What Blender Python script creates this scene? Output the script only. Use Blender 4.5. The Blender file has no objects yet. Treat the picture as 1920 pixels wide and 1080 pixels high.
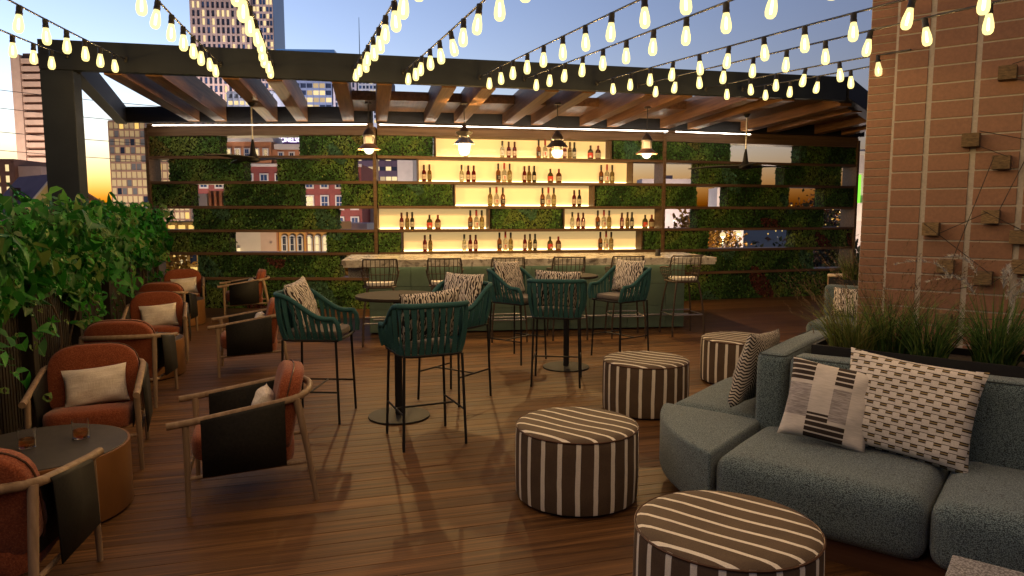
import bpy, bmesh, math, random
import numpy as np
from mathutils import Vector, Matrix, Quaternion
random.seed(7); RNG = np.random.default_rng(7)
R = math.radians
SC = bpy.context.scene; COL = SC.collection

# ---------------------------------------------------------------- camera
cd = bpy.data.cameras.new('camera'); cam = bpy.data.objects.new('camera', cd); COL.objects.link(cam)
cam.location = (0, 0, 1.70); cam.rotation_euler = (R(90 - 6.01), 0, 0)
cd.sensor_width = 36; cd.lens = 36 * 1330 / 1920; cd.clip_start = .05; cd.clip_end = 6000
SC.camera = cam
# ---------------------------------------------------------------- sky, sun, exposure
SUN_EL, SUN_AZ = R(-4.0), R(-50)          # low sun, front left
w = bpy.data.worlds.new('World'); SC.world = w; w.use_nodes = True
wn, wl = w.node_tree.nodes, w.node_tree.links
sky = wn.new('ShaderNodeTexSky'); sky.sky_type = 'NISHITA'; sky.sun_disc = False
sky.sun_elevation = SUN_EL; sky.sun_rotation = SUN_AZ
sky.altitude = 0; sky.air_density = 1.0; sky.dust_density = 1.2; sky.ozone_density = 1.5
bg = wn['Background']; bg.inputs[1].default_value = 0.15
wl.new(sky.outputs[0], bg.inputs[0])
sd = bpy.data.lights.new('sun', 'SUN'); sun = bpy.data.objects.new('sun', sd); COL.objects.link(sun)
sd.energy = 0.02; sd.angle = R(2); sd.color = (1, .72, .42)
sv = Vector((math.sin(SUN_AZ) * math.cos(SUN_EL), math.cos(SUN_AZ) * math.cos(SUN_EL), math.sin(SUN_EL)))
sun.rotation_euler = sv.to_track_quat('Z', 'Y').to_euler()
vs = SC.view_settings; vs.view_transform = 'Standard'; vs.look = 'None'; vs.gamma = 1; vs.exposure = 6.25
KX = 2**(2.48-vs.exposure)                  # lamp powers below are set for exposure 2.48
vs.use_curve_mapping = False
SC.render.engine = 'CYCLES'; SC.cycles.use_denoising = True
SC.cycles.max_bounces = 7; SC.cycles.transparent_max_bounces = 12
SC.cycles.sample_clamp_indirect = .4; SC.cycles.light_sampling_threshold = .0004; SC.cycles.adaptive_threshold = .002

# ---------------------------------------------------------------- mesh helpers
def tag(o, label=None, cat=None, group=None, kind=None):
    if label: o['label'] = label
    if cat: o['category'] = cat
    if group: o['group'] = group
    if kind: o['kind'] = kind
    return o
def empty(name, loc=(0, 0, 0), rz=0, label=None, cat=None, group=None):
    o = bpy.data.objects.new(name, None); COL.objects.link(o); o.location = loc; o.rotation_euler = (0, 0, rz)
    o.empty_display_size = .1
    return tag(o, label, cat, group)
def link(name, me, parent=None, loc=(0, 0, 0), rot=(0, 0, 0)):
    o = bpy.data.objects.new(name, me); COL.objects.link(o); o.parent = parent
    o.location = loc; o.rotation_euler = rot
    return o
def copy_tree(o, parent=None):
    c = o.copy(); COL.objects.link(c); c.parent = parent
    for ch in list(o.children): copy_tree(ch, c)
    return c
class MB:
    def __init__(s): s.v = []; s.f = []; s.c = None
    def quad(s, a, b, c, d):
        n = len(s.v); s.v += [tuple(a), tuple(b), tuple(c), tuple(d)]; s.f.append((n, n+1, n+2, n+3)); return s
    def hexa(s, p):
        n = len(s.v); s.v += [tuple(q) for q in p]
        s.f += [tuple(n+i for i in q) for q in ((3,2,1,0),(4,5,6,7),(0,1,5,4),(1,2,6,5),(2,3,7,6),(3,0,4,7))]; return s
    def box(s, x0, x1, y0, y1, z0, z1):
        return s.hexa([(x0,y0,z0),(x1,y0,z0),(x1,y1,z0),(x0,y1,z0),(x0,y0,z1),(x1,y0,z1),(x1,y1,z1),(x0,y1,z1)])
    def bar(s, p, q, w, h, up=(0, 0, 1)):
        p, q = Vector(p), Vector(q); d = (q-p).normalized(); r = d.cross(Vector(up)).normalized(); u = r.cross(d)
        r *= w/2; u *= h/2
        return s.hexa([p-r-u, p+r-u, q+r-u, q-r-u, p-r+u, p+r+u, q+r+u, q-r+u])
    def tube(s, pts, rad, n=8, cap=True, closed=False):
        pts = [Vector(p) for p in pts]; m = len(pts)
        if isinstance(rad, (int, float)): rad = [rad]*m
        b = len(s.v); prev = None
        for i, p in enumerate(pts):
            if closed: t = (pts[(i+1) % m]-pts[i-1]).normalized()
            else: t = (pts[min(i+1, m-1)]-pts[max(i-1, 0)]).normalized()
            a = Vector((0, 0, 1)) if abs(t.z) < .95 else Vector((1, 0, 0))
            if prev is not None: a = prev
            r = (a - t*a.dot(t)).normalized(); prev = r; u = t.cross(r)
            for k in range(n):
                g = 2*math.pi*k/n; s.v.append(tuple(p + (r*math.cos(g)+u*math.sin(g))*rad[i]))
        for i in range(m if closed else m-1):
            j = (i+1) % m
            for k in range(n):
                l = (k+1) % n; s.f.append((b+i*n+k, b+i*n+l, b+j*n+l, b+j*n+k))
        if cap and not closed:
            s.f.append(tuple(b+k for k in range(n-1, -1, -1))); s.f.append(tuple(b+(m-1)*n+k for k in range(n)))
        return s
    def lathe(s, prof, n=16, c=(0, 0, 0), cap=True):
        b = len(s.v)
        for r, z in prof:
            for k in range(n):
                g = 2*math.pi*k/n; s.v.append((c[0]+r*math.cos(g), c[1]+r*math.sin(g), c[2]+z))
        m = len(prof)
        for i in range(m-1):
            for k in range(n):
                l = (k+1) % n; s.f.append((b+i*n+k, b+i*n+l, b+(i+1)*n+l, b+(i+1)*n+k))
        if cap:
            if prof[0][0] > 1e-5: s.f.append(tuple(b+k for k in range(n-1, -1, -1)))
            if prof[-1][0] > 1e-5: s.f.append(tuple(b+(m-1)*n+k for k in range(n)))
        return s
    def prism(s, poly, z0, z1):
        n = len(s.v); m = len(poly)
        s.v += [(x, y, z0) for x, y in poly] + [(x, y, z1) for x, y in poly]
        s.f.append(tuple(n+i for i in range(m-1, -1, -1))); s.f.append(tuple(n+m+i for i in range(m)))
        for i in range(m):
            j = (i+1) % m; s.f.append((n+i, n+j, n+m+j, n+m+i))
        return s
    def mesh(s, name, m, smooth=None, bevel=0, seg=2):
        me = bpy.data.meshes.new(name); me.from_pydata(s.v, [], s.f); me.update()
        if bevel:
            bm = bmesh.new(); bm.from_mesh(me); bmesh.ops.remove_doubles(bm, verts=bm.verts, dist=1e-5)
            bmesh.ops.recalc_face_normals(bm, faces=bm.faces)
            bmesh.ops.bevel(bm, geom=list(bm.edges), offset=bevel, segments=seg, profile=.55, affect='EDGES', clamp_overlap=True)
            bm.to_mesh(me); bm.free()
        if smooth is not None:
            for p in me.polygons: p.use_smooth = True
            me.set_sharp_from_angle(angle=R(smooth))
        if s.c is not None:
            at = me.color_attributes.new('col', 'FLOAT_COLOR', 'POINT')
            at.data.foreach_set('color', np.asarray(s.c, dtype=np.float32).ravel())
        if m is not None: me.materials.append(m)
        return me
    def build(s, name, m, parent=None, smooth=None, bevel=0, seg=2, loc=(0, 0, 0), rot=(0, 0, 0)):
        return link(name, s.mesh(name, m, smooth, bevel, seg), parent, loc, rot)
def arr_mesh(name, V, F, m, C=None, smooth=False):
    """big meshes from numpy: V (n,3), F (m,k)"""
    me = bpy.data.meshes.new(name); k = F.shape[1]
    me.vertices.add(len(V)); me.vertices.foreach_set('co', V.astype(np.float32).ravel())
    me.loops.add(F.size); me.loops.foreach_set('vertex_index', F.astype(np.int32).ravel())
    me.polygons.add(len(F)); me.polygons.foreach_set('loop_start', np.arange(0, F.size, k, dtype=np.int32))
    me.polygons.foreach_set('loop_total', np.full(len(F), k, dtype=np.int32))
    if smooth: me.polygons.foreach_set('use_smooth', np.ones(len(F), dtype=bool))
    me.update(calc_edges=True)
    if C is not None:
        at = me.color_attributes.new('col', 'FLOAT_COLOR', 'POINT'); at.data.foreach_set('color', C.astype(np.float32).ravel())
    me.materials.append(m); return me

# ---------------------------------------------------------------- materials
class NB:
    def __init__(s, name):
        s.m = bpy.data.materials.new(name); s.m.use_nodes = True
        s.n = s.m.node_tree.nodes; s.l = s.m.node_tree.links; s.b = s.n['Principled BSDF']
        s._tc = None
    def new(s, t, **k):
        n = s.n.new(t)
        for a, v in k.items(): setattr(n, a, v)
        return n
    def set(s, sock, v):
        if hasattr(v, 'node'): s.l.new(v, sock)
        else: sock.default_value = v
    def tc(s, which='Object'):
        if s._tc is None: s._tc = s.new('ShaderNodeTexCoord')
        return s._tc.outputs[which]
    def map(s, vec, scale=(1, 1, 1), rot=(0, 0, 0), loc=(0, 0, 0)):
        n = s.new('ShaderNodeMapping'); s.l.new(vec, n.inputs[0]); n.inputs[1].default_value = loc
        n.inputs[2].default_value = rot; n.inputs[3].default_value = scale; return n.outputs[0]
    def noise(s, vec, scale, detail=5, rough=.55, dist=0):
        n = s.new('ShaderNodeTexNoise'); s.l.new(vec, n.inputs['Vector']); n.inputs['Scale'].default_value = scale
        n.inputs['Detail'].default_value = detail; n.inputs['Roughness'].default_value = rough; n.inputs['Distortion'].default_value = dist
        return n.outputs['Fac']
    def voro(s, vec, scale, out='Distance', feature='F1'):
        n = s.new('ShaderNodeTexVoronoi', feature=feature); s.l.new(vec, n.inputs['Vector']); n.inputs['Scale'].default_value = scale
        return n.outputs[out]
    def ramp(s, fac, stops, interp='LINEAR'):
        n = s.new('ShaderNodeValToRGB'); s.l.new(fac, n.inputs[0]); e = n.color_ramp.elements; n.color_ramp.interpolation = interp
        while len(e) < len(stops): e.new(.5)
        for i, (p, c) in enumerate(stops): e[i].position = p; e[i].color = (*c, 1) if len(c) == 3 else c
        return n.outputs[0]
    def math(s, op, a, b=0, c=None):
        n = s.new('ShaderNodeMath', operation=op); s.set(n.inputs[0], a); s.set(n.inputs[1], b)
        if c is not None: s.set(n.inputs[2], c)
        return n.outputs[0]
    def mix(s, f, a, b, blend='MIX'):
        n = s.new('ShaderNodeMix', data_type='RGBA', blend_type=blend); s.set(n.inputs[0], f)
        s.set(n.inputs[6], a if hasattr(a, 'node') else (*a, 1)); s.set(n.inputs[7], b if hasattr(b, 'node') else (*b, 1)); return n.outputs[2]
    def sep(s, vec):
        n = s.new('ShaderNodeSeparateXYZ'); s.l.new(vec, n.inputs[0]); return n.outputs
    def comb(s, x, y, z):
        n = s.new('ShaderNodeCombineXYZ'); s.set(n.inputs[0], x); s.set(n.inputs[1], y); s.set(n.inputs[2], z); return n.outputs[0]
    def rand(s): return s.new('ShaderNodeObjectInfo').outputs['Random']
    def bump(s, h, strength=.3, dist=.01):
        n = s.new('ShaderNodeBump'); s.l.new(h, n.inputs['Height']); n.inputs['Strength'].default_value = strength
        n.inputs['Distance'].default_value = dist; s.l.new(n.outputs[0], s.b.inputs['Normal'])
    def fin(s, col=None, rough=.6, metal=0, spec=.5, trans=0, ior=1.45, emit=None, es=0, sheen=0):
        b = s.b.inputs
        if col is not None: s.set(b['Base Color'], col if hasattr(col, 'node') else (*col, 1))
        s.set(b['Roughness'], rough); b['Metallic'].default_value = metal; b['Specular IOR Level'].default_value = spec
        b['Transmission Weight'].default_value = trans; b['IOR'].default_value = ior; b['Sheen Weight'].default_value = sheen
        if emit is not None: b['Emission Color'].default_value = (*emit, 1); b['Emission Strength'].default_value = es
        return s.m
def m_noise(name, c1, c2, scale=8, stretch=(1, 1, 1), rough=.6, bump=.15, bd=.004, rand=0, rot=(0, 0, 0), lo=.3, hi=.7, detail=6, **k):
    g = NB(name); v = g.map(g.tc(), stretch, rot)
    if rand:
        r = g.rand(); o = g.new('ShaderNodeVectorMath', operation='ADD'); g.l.new(v, o.inputs[0]); g.l.new(g.comb(g.math('MULTIPLY', r, 37.), g.math('MULTIPLY', r, 91.), r), o.inputs[1]); v = o.outputs[0]
    f = g.noise(v, scale, detail); col = g.ramp(f, [(lo, c1), (hi, c2)])
    if rand:
        h = g.new('ShaderNodeHueSaturation'); g.l.new(col, h.inputs['Color']); g.l.new(g.math('MULTIPLY_ADD', r, 2*rand, 1-rand), h.inputs['Value']); col = h.outputs[0]
    if bump: g.bump(f, bump, bd)
    return g.fin(col, rough, **k)
def m_emit(name, c, s):
    g = NB(name); return g.fin((0, 0, 0), .6, emit=c, es=s*KX)
def m_glow(name, c, s, t=.35):
    # frosted lamp glass: glows and lets its own lamp shine through
    g = NB(name); e = g.new('ShaderNodeEmission'); e.inputs[0].default_value = (*c, 1); e.inputs[1].default_value = s*KX; tr = g.new('ShaderNodeBsdfTransparent')
    tr.inputs[0].default_value = (.45, .36, .18, 1); a = g.new('ShaderNodeAddShader'); g.l.new(e.outputs[0], a.inputs[0]); g.l.new(tr.outputs[0], a.inputs[1]); g.l.new(a.outputs[0], g.n['Material Output'].inputs[0]); g.n.remove(g.b); return g.m
def lamp(parent, loc, power, color, radius=.012, name='lamp_light'):
    d = bpy.data.lights.new(name, 'POINT'); d.energy = power*KX; d.color = color; d.shadow_soft_size = radius
    o = bpy.data.objects.new(name, d); COL.objects.link(o); o.parent = parent; o.location = loc; return o
def m_wood(name, c1, c2, axis=0, scale=1., rough=.5, rand=.15, bump=.12, spec=.2):
    st = [28*scale, 28*scale, 28*scale]; st[axis] = 1.1*scale
    return m_noise(name, c1, c2, 1.0, tuple(st), rough, bump, .002, rand, lo=.32, hi=.68, detail=8, spec=spec)

M = {}
M['deck'] = None
M['steel'] = m_noise('steel_slate', (.014, .019, .027), (.020, .027, .037), 3, rough=.5, bump=.04, spec=.25)
M['steel_black'] = m_noise('steel_black', (.006, .006, .007), (.010, .010, .011), 5, rough=.6, bump=.03, spec=.3)
M['rafter'] = m_wood('rafter_wood', (.085, .040, .017), (.19, .095, .042), 1, 1, .5)
M['ceiling'] = m_wood('ceiling_wood', (.10, .048, .018), (.19, .095, .040), 1, .7, .42)
M['shelf'] = m_wood('shelf_wood', (.062, .036, .019), (.120, .072, .040), 0, .9, .5)
M['oak'] = m_wood('grey_oak', (.16, .105, .065), (.27, .19, .125), 2, 1.2, .55)
M['walnut'] = m_wood('walnut', (.045, .020, .011), (.085, .040, .022), 0, 1.0, .45)
M['leather'] = m_noise('dark_leather', (.008, .008, .007), (.016, .015, .013), 60, rough=.6, bump=.25, bd=.002, spec=.2)
M['brass'] = m_noise('brass_drum', (.16, .070, .022), (.25, .115, .038), 4, (1, 1, .3), .48, .05, metal=.6)
M['table_top'] = m_noise('table_top', (.036, .032, .029), (.054, .048, .043), 14, rough=.5, bump=.03, spec=.25)
M['bar_top'] = m_noise('bar_table_top', (.014, .010, .008), (.026, .018, .013), 12, rough=.75, bump=.03, spec=.12)
M['glass'] = NB('clear_glass').fin((1, 1, 1), .02, trans=1, ior=1.45)
M['whisky'] = NB('whisky').fin((.85, .32, .05), .02, trans=.9, ior=1.33)
M['cushion_grey'] = m_noise('cushion_grey', (.10, .088, .080), (.17, .15, .14), 140, rough=.9, bump=.3, bd=.003)
M['cushion_white'] = m_noise('cushion_white', (.50, .48, .45), (.66, .64, .60), 90, rough=.9, bump=.2)
M['wicker'] = m_noise('wicker', (.022, .014, .009), (.060, .038, .025), 120, rough=.6, bump=.4, bd=.002)
M['metal_grey'] = m_noise('brushed_steel', (.28, .27, .26), (.38, .37, .36), 20, rough=.3, metal=.9, bump=.02)
M['label_white'] = m_noise('paper_white', (.55, .52, .46), (.65, .62, .56), 30, rough=.8, bump=0)
M['stem'] = m_noise('vine_stem', (.05, .030, .018), (.09, .058, .036), 20, (1, 1, .2), .8, .3)
M['soil'] = m_noise('soil', (.015, .010, .007), (.04, .028, .02), 30, rough=.95, bump=.6)
M['cord'] = NB('black_rubber').fin((.008, .008, .008), .55)
M['bulb'] = m_glow('bulb_glow', (1, .83, .34), .24)
M['globe'] = m_glow('globe_glow', (1, .88, .65), .45)
M['led'] = m_emit('led_strip', (1, .86, .70), 6)
M['niche'] = None
def fabric(name, c1, c2, c3, sc, bump=.5, rough=.95, bd=.004):
    g = NB(name); v = g.tc(); f = g.noise(v, sc, 3, .6); f2 = g.noise(v, sc*.12, 2)
    col = g.ramp(f, [(.30, c1), (.52, c2), (.72, c3)])
    col = g.mix(g.math('MULTIPLY', f2, .35), col, c1)
    g.bump(f, bump, bd); return g.fin(col, rough, spec=.2, sheen=.15)
M['terracotta'] = fabric('terracotta_tweed', (.115, .027, .011), (.195, .050, .020), (.30, .098, .044), 130, .8)
M['linen'] = None
g = NB('linen'); v = g.tc(); sx = g.noise(g.map(v, (300, 300, 12)), 1, 2); sz = g.noise(g.map(v, (12, 12, 300)), 1, 2)
f = g.math('MULTIPLY_ADD', g.math('ADD', sx, sz), .5, 0); M['linen'] = (g.bump(f, .25, .002), g.fin(g.ramp(f, [(.38, (.46, .40, .34)), (.6, (.66, .60, .53))]), .9, spec=.2))[1]
def boucle():
    g = NB('teal_grey_boucle'); v = g.map(g.tc(), (1, 1, 1.5)); f = g.voro(v, 185); n = g.noise(v, 210, 3)
    h = g.math('ADD', g.math('MULTIPLY', f, .8), g.math('MULTIPLY', n, .5))
    col = g.ramp(h, [(.32, (.225, .30, .32)), (.54, (.120, .178, .198)), (.74, (.034, .060, .074)), (.92, (.010, .018, .025))])
    big = g.noise(g.tc(), 1.7, 2); col = g.mix(g.math('MULTIPLY', big, .25), col, (.10, .105, .09))
    hb = g.math('SUBTRACT', 1.0, h); g.bump(hb, .7, .006); return g.fin(col, .95, spec=.15, sheen=.2)
M['boucle'] = boucle()
def stripes():
    g = NB('striped_ottoman'); wn_ = g.new('ShaderNodeTexNoise'); g.l.new(g.tc(), wn_.inputs['Vector']); wn_.inputs['Scale'].default_value = 5; wa = g.new('ShaderNodeVectorMath', operation='MULTIPLY_ADD'); g.l.new(wn_.outputs['Color'], wa.inputs[0]); wa.inputs[1].default_value = (.012, .012, 0); g.l.new(g.tc(), wa.inputs[2]); o = g.sep(wa.outputs[0]); nz = g.sep(g.tc('Normal'))[2]
    top = g.math('LESS_THAN', g.math('FRACT', g.math('MULTIPLY_ADD', o[0], 1/.098, .35)), .19)
    ang = g.math('ARCTAN2', o[1], o[0])
    sd = g.math('LESS_THAN', g.math('FRACT', g.math('MULTIPLY', ang, 22/(2*math.pi))), .26)
    seam = g.math('LESS_THAN', g.math('ABSOLUTE', g.math('SUBTRACT', ang, -1.15)), .035)
    sd = g.math('MAXIMUM', sd, seam)
    isT = g.math('GREATER_THAN', nz, .6)
    f = g.math('ADD', g.math('MULTIPLY', isT, top), g.math('MULTIPLY', g.math('SUBTRACT', 1, isT), sd))
    n = g.noise(g.tc(), 260, 2); nb = g.noise(g.tc(), 5, 3)
    br = g.ramp(g.math('MULTIPLY_ADD', nb, .5, g.math('MULTIPLY', n, .5)), [(.35, (.052, .034, .021)), (.65, (.092, .062, .039))])
    cr = g.ramp(n, [(.3, (.52, .48, .40)), (.7, (.66, .62, .53))])
    g.bump(n, .15, .002); return g.fin(g.mix(f, br, cr), .75, spec=.3)
M['stripes'] = stripes()
def zebra():
    g = NB('brushstroke_print'); v = g.tc(); w_ = g.new('ShaderNodeTexNoise'); g.l.new(g.map(v, (48, 48, 18), (0, R(18), 0)), w_.inputs['Vector']); w_.inputs['Scale'].default_value = 1; w_.inputs['Detail'].default_value = .6; w_.inputs['Distortion'].default_value = .5
    wv = g.new('ShaderNodeTexWave', wave_type='BANDS', bands_direction='X'); g.l.new(g.map(v, (1, 1, .42), (0, R(14), 0)), wv.inputs['Vector']); wv.inputs['Scale'].default_value = 16; wv.inputs['Distortion'].default_value = 7; wv.inputs['Detail'].default_value = 1; wv.inputs['Detail Scale'].default_value = 2.4
    f = g.math('MULTIPLY_ADD', wv.outputs['Fac'], .6, g.math('MULTIPLY', w_.outputs['Fac'], .5))
    n = g.noise(v, 320, 2); g.bump(n, .2, .002)
    return g.fin(g.ramp(f, [(.50, (.035, .028, .026)), (.56, (.56, .51, .46))]), .9, spec=.2)
M['zebra'] = zebra()
def herring():
    g = NB('herringbone'); o = g.sep(g.tc()); zig = g.math('PINGPONG', o[0], .05)
    f = g.math('FRACT', g.math('MULTIPLY', g.math('ADD', o[2], zig), 1/.022)); d = g.math('LESS_THAN', g.math('ADD', f, g.math('MULTIPLY', g.noise(g.tc(), 120, 2), .25)), .62)
    return g.fin(g.mix(d, (.40, .36, .31), (.022, .020, .019)), .9, spec=.2)
M['herring'] = herring()
def basket():
    g = NB('woven_check'); o = g.sep(g.tc()); x = g.math('MULTIPLY', o[0], 1/.034); z = g.math('MULTIPLY', o[2], 1/.034)
    fx, fz = g.math('FRACT', x), g.math('FRACT', z); ix, iz = g.math('FLOOR', x), g.math('FLOOR', z)
    par = g.math('MODULO', g.math('ABSOLUTE', g.math('ADD', ix, iz)), 2.0)
    p0 = g.math('LESS_THAN', par, .5)
    inb = lambda lo, hi: g.math('MULTIPLY', g.math('GREATER_THAN', fz, lo), g.math('LESS_THAN', fz, hi))
    blk = g.math('MULTIPLY', g.math('ADD', inb(.42, .60), inb(.76, .96)), p0); line = g.math('MULTIPLY', g.math('GREATER_THAN', fz, .90), g.math('SUBTRACT', 1, p0))
    gold = g.math('MULTIPLY', inb(.60, .76), p0)
    edge = g.math('LESS_THAN', fx, .07)
    n = g.noise(g.tc(), 300, 2)
    cr = g.ramp(n, [(.3, (.42, .39, .36)), (.7, (.60, .57, .53))])
    c = g.mix(g.math('MULTIPLY', edge, .35), cr, (.25, .23, .21)); c = g.mix(gold, c, (.24, .18, .09)); c = g.mix(g.math('MAXIMUM', blk, line), c, (.028, .022, .017))
    g.bump(g.math('ADD', g.math('PINGPONG', g.math('ADD', x, .5), .5), g.math('PINGPONG', z, .5)), .3, .004); return g.fin(c, .85, spec=.2)
M['basket'] = basket()
def bands():
    g = NB('banded_weave'); o = g.sep(g.tc()); x, z = o[0], o[2]
    colA = g.math('MULTIPLY', g.math('GREATER_THAN', x, -.09), g.math('LESS_THAN', x, .02))
    right = g.math('GREATER_THAN', x, .11)
    fz = g.math('FRACT', g.math('MULTIPLY', z, 1/.030)); st = g.math('GREATER_THAN', fz, .26)
    up = g.math('MULTIPLY', g.math('GREATER_THAN', z, .10), st); lo = g.math('MULTIPLY', g.math('LESS_THAN', z, -.07), st)
    inA = g.math('MULTIPLY', colA, lo); notA = g.math('MULTIPLY', g.math('SUBTRACT', 1, colA), up)
    lowR = g.math('MULTIPLY', g.math('MULTIPLY', g.math('GREATER_THAN', x, .02), g.math('LESS_THAN', z, -.12)), st)
    d = g.math('MULTIPLY', g.math('MINIMUM', g.math('ADD', g.math('ADD', inA, notA), lowR), 1), g.math('SUBTRACT', 1, right))
    n = g.noise(g.map(g.tc(), (20, 20, 240)), 1, 2)
    greyz = g.math('MULTIPLY', g.math('SUBTRACT', 1, colA), g.math('MULTIPLY', g.math('LESS_THAN', z, .08), g.math('GREATER_THAN', z, -.10)))
    base = g.ramp(n, [(.3, (.40, .38, .36)), (.7, (.52, .49, .46))]); base = g.mix(g.math('MULTIPLY', greyz, g.math('SUBTRACT', 1, right)), base, g.ramp(n, [(.4, (.20, .185, .185)), (.6, (.34, .32, .32))]))
    return g.fin(g.mix(d, base, (.030, .022, .018)), .85, spec=.25)
M['bands'] = bands()
def rope():
    g = NB('teal_rope'); v = g.tc(); o = g.sep(v)
    f = g.math('FRACT', g.math('MULTIPLY', g.math('ADD', o[2], g.math('PINGPONG', g.math('ADD', o[0], o[1]), .006)), 1/.012))
    n = g.noise(v, 180, 2); col = g.mix(g.math('MULTIPLY', f, .55), g.ramp(n, [(.3, (.020, .075, .082)), (.7, (.036, .125, .130))]), (.005, .022, .026))
    g.bump(f, .4, .003); return g.fin(col, .8, spec=.25)
M['rope'] = rope()
def marble():
    g = NB('counter_marble'); f = g.noise(g.tc(), 3.2, 9, .65, 1.6); f2 = g.noise(g.tc(), 11, 6)
    return g.fin(g.mix(g.ramp(f2, [(.56, (0, 0, 0)), (.62, (1, 1, 1))]), g.ramp(f, [(.32, (.10, .085, .07)), (.44, (.34, .31, .26)), (.6, (.52, .49, .43))]), (.20, .18, .155)), .22)
M['marble'] = marble()
def terrazzo():
    g = NB('grey_terrazzo'); f = g.voro(g.tc(), 130); n = g.noise(g.tc(), 160, 3)
    return g.fin(g.ramp(g.math('ADD', g.math('MULTIPLY', f, .5), g.math('MULTIPLY', n, .6)), [(.36, (.34, .345, .37)), (.52, (.21, .215, .235)), (.66, (.07, .07, .08))]), .45)
M['terrazzo'] = terrazzo()
M['green_tile'] = m_noise('sage_tile', (.082, .130, .100), (.108, .165, .128), 5, rough=.3, bump=.05, rand=.10)
M['green_body'] = NB('sage_grout').fin((.035, .06, .045), .7)
M['wall_tile'] = m_noise('terracotta_tile', (.145, .074, .046), (.20, .100, .062), 40, rough=.62, bump=.12, bd=.002, rand=.07)
M['grout'] = m_noise('pale_grout', (.27, .25, .23), (.34, .315, .29), 50, rough=.85, bump=.1)
M['block'] = m_noise('mossy_wood_block', (.060, .040, .020), (.185, .125, .062), 26, (1, 1, 4), .85, .6, .006, rand=.25)
def leafmat(name, tr=.35, rough=.45):
    g = NB(name); a = g.new('ShaderNodeAttribute', attribute_name='col'); n = g.noise(g.tc(), 30, 2)
    h = g.new('ShaderNodeHueSaturation'); g.l.new(a.outputs['Color'], h.inputs['Color']); g.l.new(g.math('MULTIPLY_ADD', n, .8, .6), h.inputs['Value'])
    g.fin(h.outputs[0], rough, spec=.15); t = g.new('ShaderNodeBsdfTranslucent'); g.l.new(h.outputs[0], t.inputs[0])
    mx = g.new('ShaderNodeMixShader'); mx.inputs[0].default_value = tr; out = g.n['Material Output']
    g.l.new(g.b.outputs[0], mx.inputs[1]); g.l.new(t.outputs[0], mx.inputs[2]); g.l.new(mx.outputs[0], out.inputs[0]); return g.m
M['leaf'] = leafmat('foliage'); M['grass'] = leafmat('grass_blades', .3, .5); M['plume'] = leafmat('plume', .4, .8)
def ivy():
    g = NB('ivy_leaf'); r = g.rand(); o = g.sep(g.tc())
    n = g.noise(g.tc(), 25, 3); vein = g.math('LESS_THAN', g.math('ABSOLUTE', o[0]), .0025)
    col = g.ramp(r, [(0, (.008, .075, .008)), (.5, (.016, .140, .013)), (.85, (.038, .24, .022)), (1, (.15, .21, .05))])
    col = g.mix(g.math('MULTIPLY', n, .5), col, (.010, .045, .008)); col = g.mix(g.math('MULTIPLY', vein, .5), col, (.12, .22, .06))
    g.fin(col, .5, spec=.22); t = g.new('ShaderNodeBsdfTranslucent'); g.l.new(col, t.inputs[0]); mx = g.new('ShaderNodeMixShader'); mx.inputs[0].default_value = .3
    g.l.new(g.b.outputs[0], mx.inputs[1]); g.l.new(t.outputs[0], mx.inputs[2]); g.l.new(mx.outputs[0], g.n['Material Output'].inputs[0]); return g.m
M['ivy'] = ivy()
def deck():
    g = NB('deck_wood'); v = g.tc(); r = g.rand(); of = g.comb(g.math('MULTIPLY', r, 53.), g.math('MULTIPLY', r, 17.), 0)
    ad = g.new('ShaderNodeVectorMath', operation='ADD'); g.l.new(v, ad.inputs[0]); g.l.new(of, ad.inputs[1]); v = ad.outputs[0]
    f1 = g.noise(g.map(v, (.55, 26, 26)), 1, 7, .6); f2 = g.noise(g.map(v, (1.3, 150, 150)), 1, 4, .6); f3 = g.noise(g.map(v, (.35, 5, 5)), 1, 3)
    f = g.math('ADD', g.math('MULTIPLY', f1, .45), g.math('ADD', g.math('MULTIPLY', f2, .38), g.math('MULTIPLY', f3, .28)))
    col = g.ramp(f, [(.40, (.016, .0068, .0024)), (.52, (.066, .0295, .0098)), (.66, (.165, .080, .029))])
    h = g.new('ShaderNodeHueSaturation'); g.l.new(col, h.inputs['Color']); g.l.new(g.math('MULTIPLY_ADD', r, .22, .89), h.inputs['Value'])
    g.bump(f2, .18, .002); return g.fin(h.outputs[0], g.math('MULTIPLY_ADD', f1, .25, .38), spec=.2)
M['deck'] = deck()
# ================================================================ setting: ground and deck
GZ = -9.0
M['ground'] = m_noise('city_ground', (.05, .05, .05), (.085, .08, .075), .05, rough=.9, bump=0)
M['lawn'] = m_noise('lawn', (.015, .07, .015), (.03, .10, .025), .6, rough=.95, bump=0)
tag(MB().box(-3000, 3000, -1500, 4500, GZ-.5, GZ).build('ground', M['ground']), 'grey city ground far below the rooftop terrace', 'ground', kind='structure')
tag(MB().box(25, 120, 95, 190, GZ, GZ+.05).build('lawn', M['lawn']), 'green lawn seen through the lower right shelf openings', 'lawn', kind='structure')
GR = R(16)
deck_o = tag(link('deck', MB().box(-9.2, 9.4, -8.2, 8.9, -.32, -.034).mesh('deck', M['walnut'])), 'warm brown timber deck of the rooftop bar', 'deck', kind='structure')
deck_o.location = (.6, 6.8, 0); deck_o.rotation_euler = (0, 0, GR)
bme = MB().box(-9.2, 9.4, -.0685, .0685, -.03, 0).mesh('board', M['deck'], bevel=.002, seg=1)
for i in range(121):
    link('board', bme, deck_o, (0, -8.13+.14*i, 0))

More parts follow.
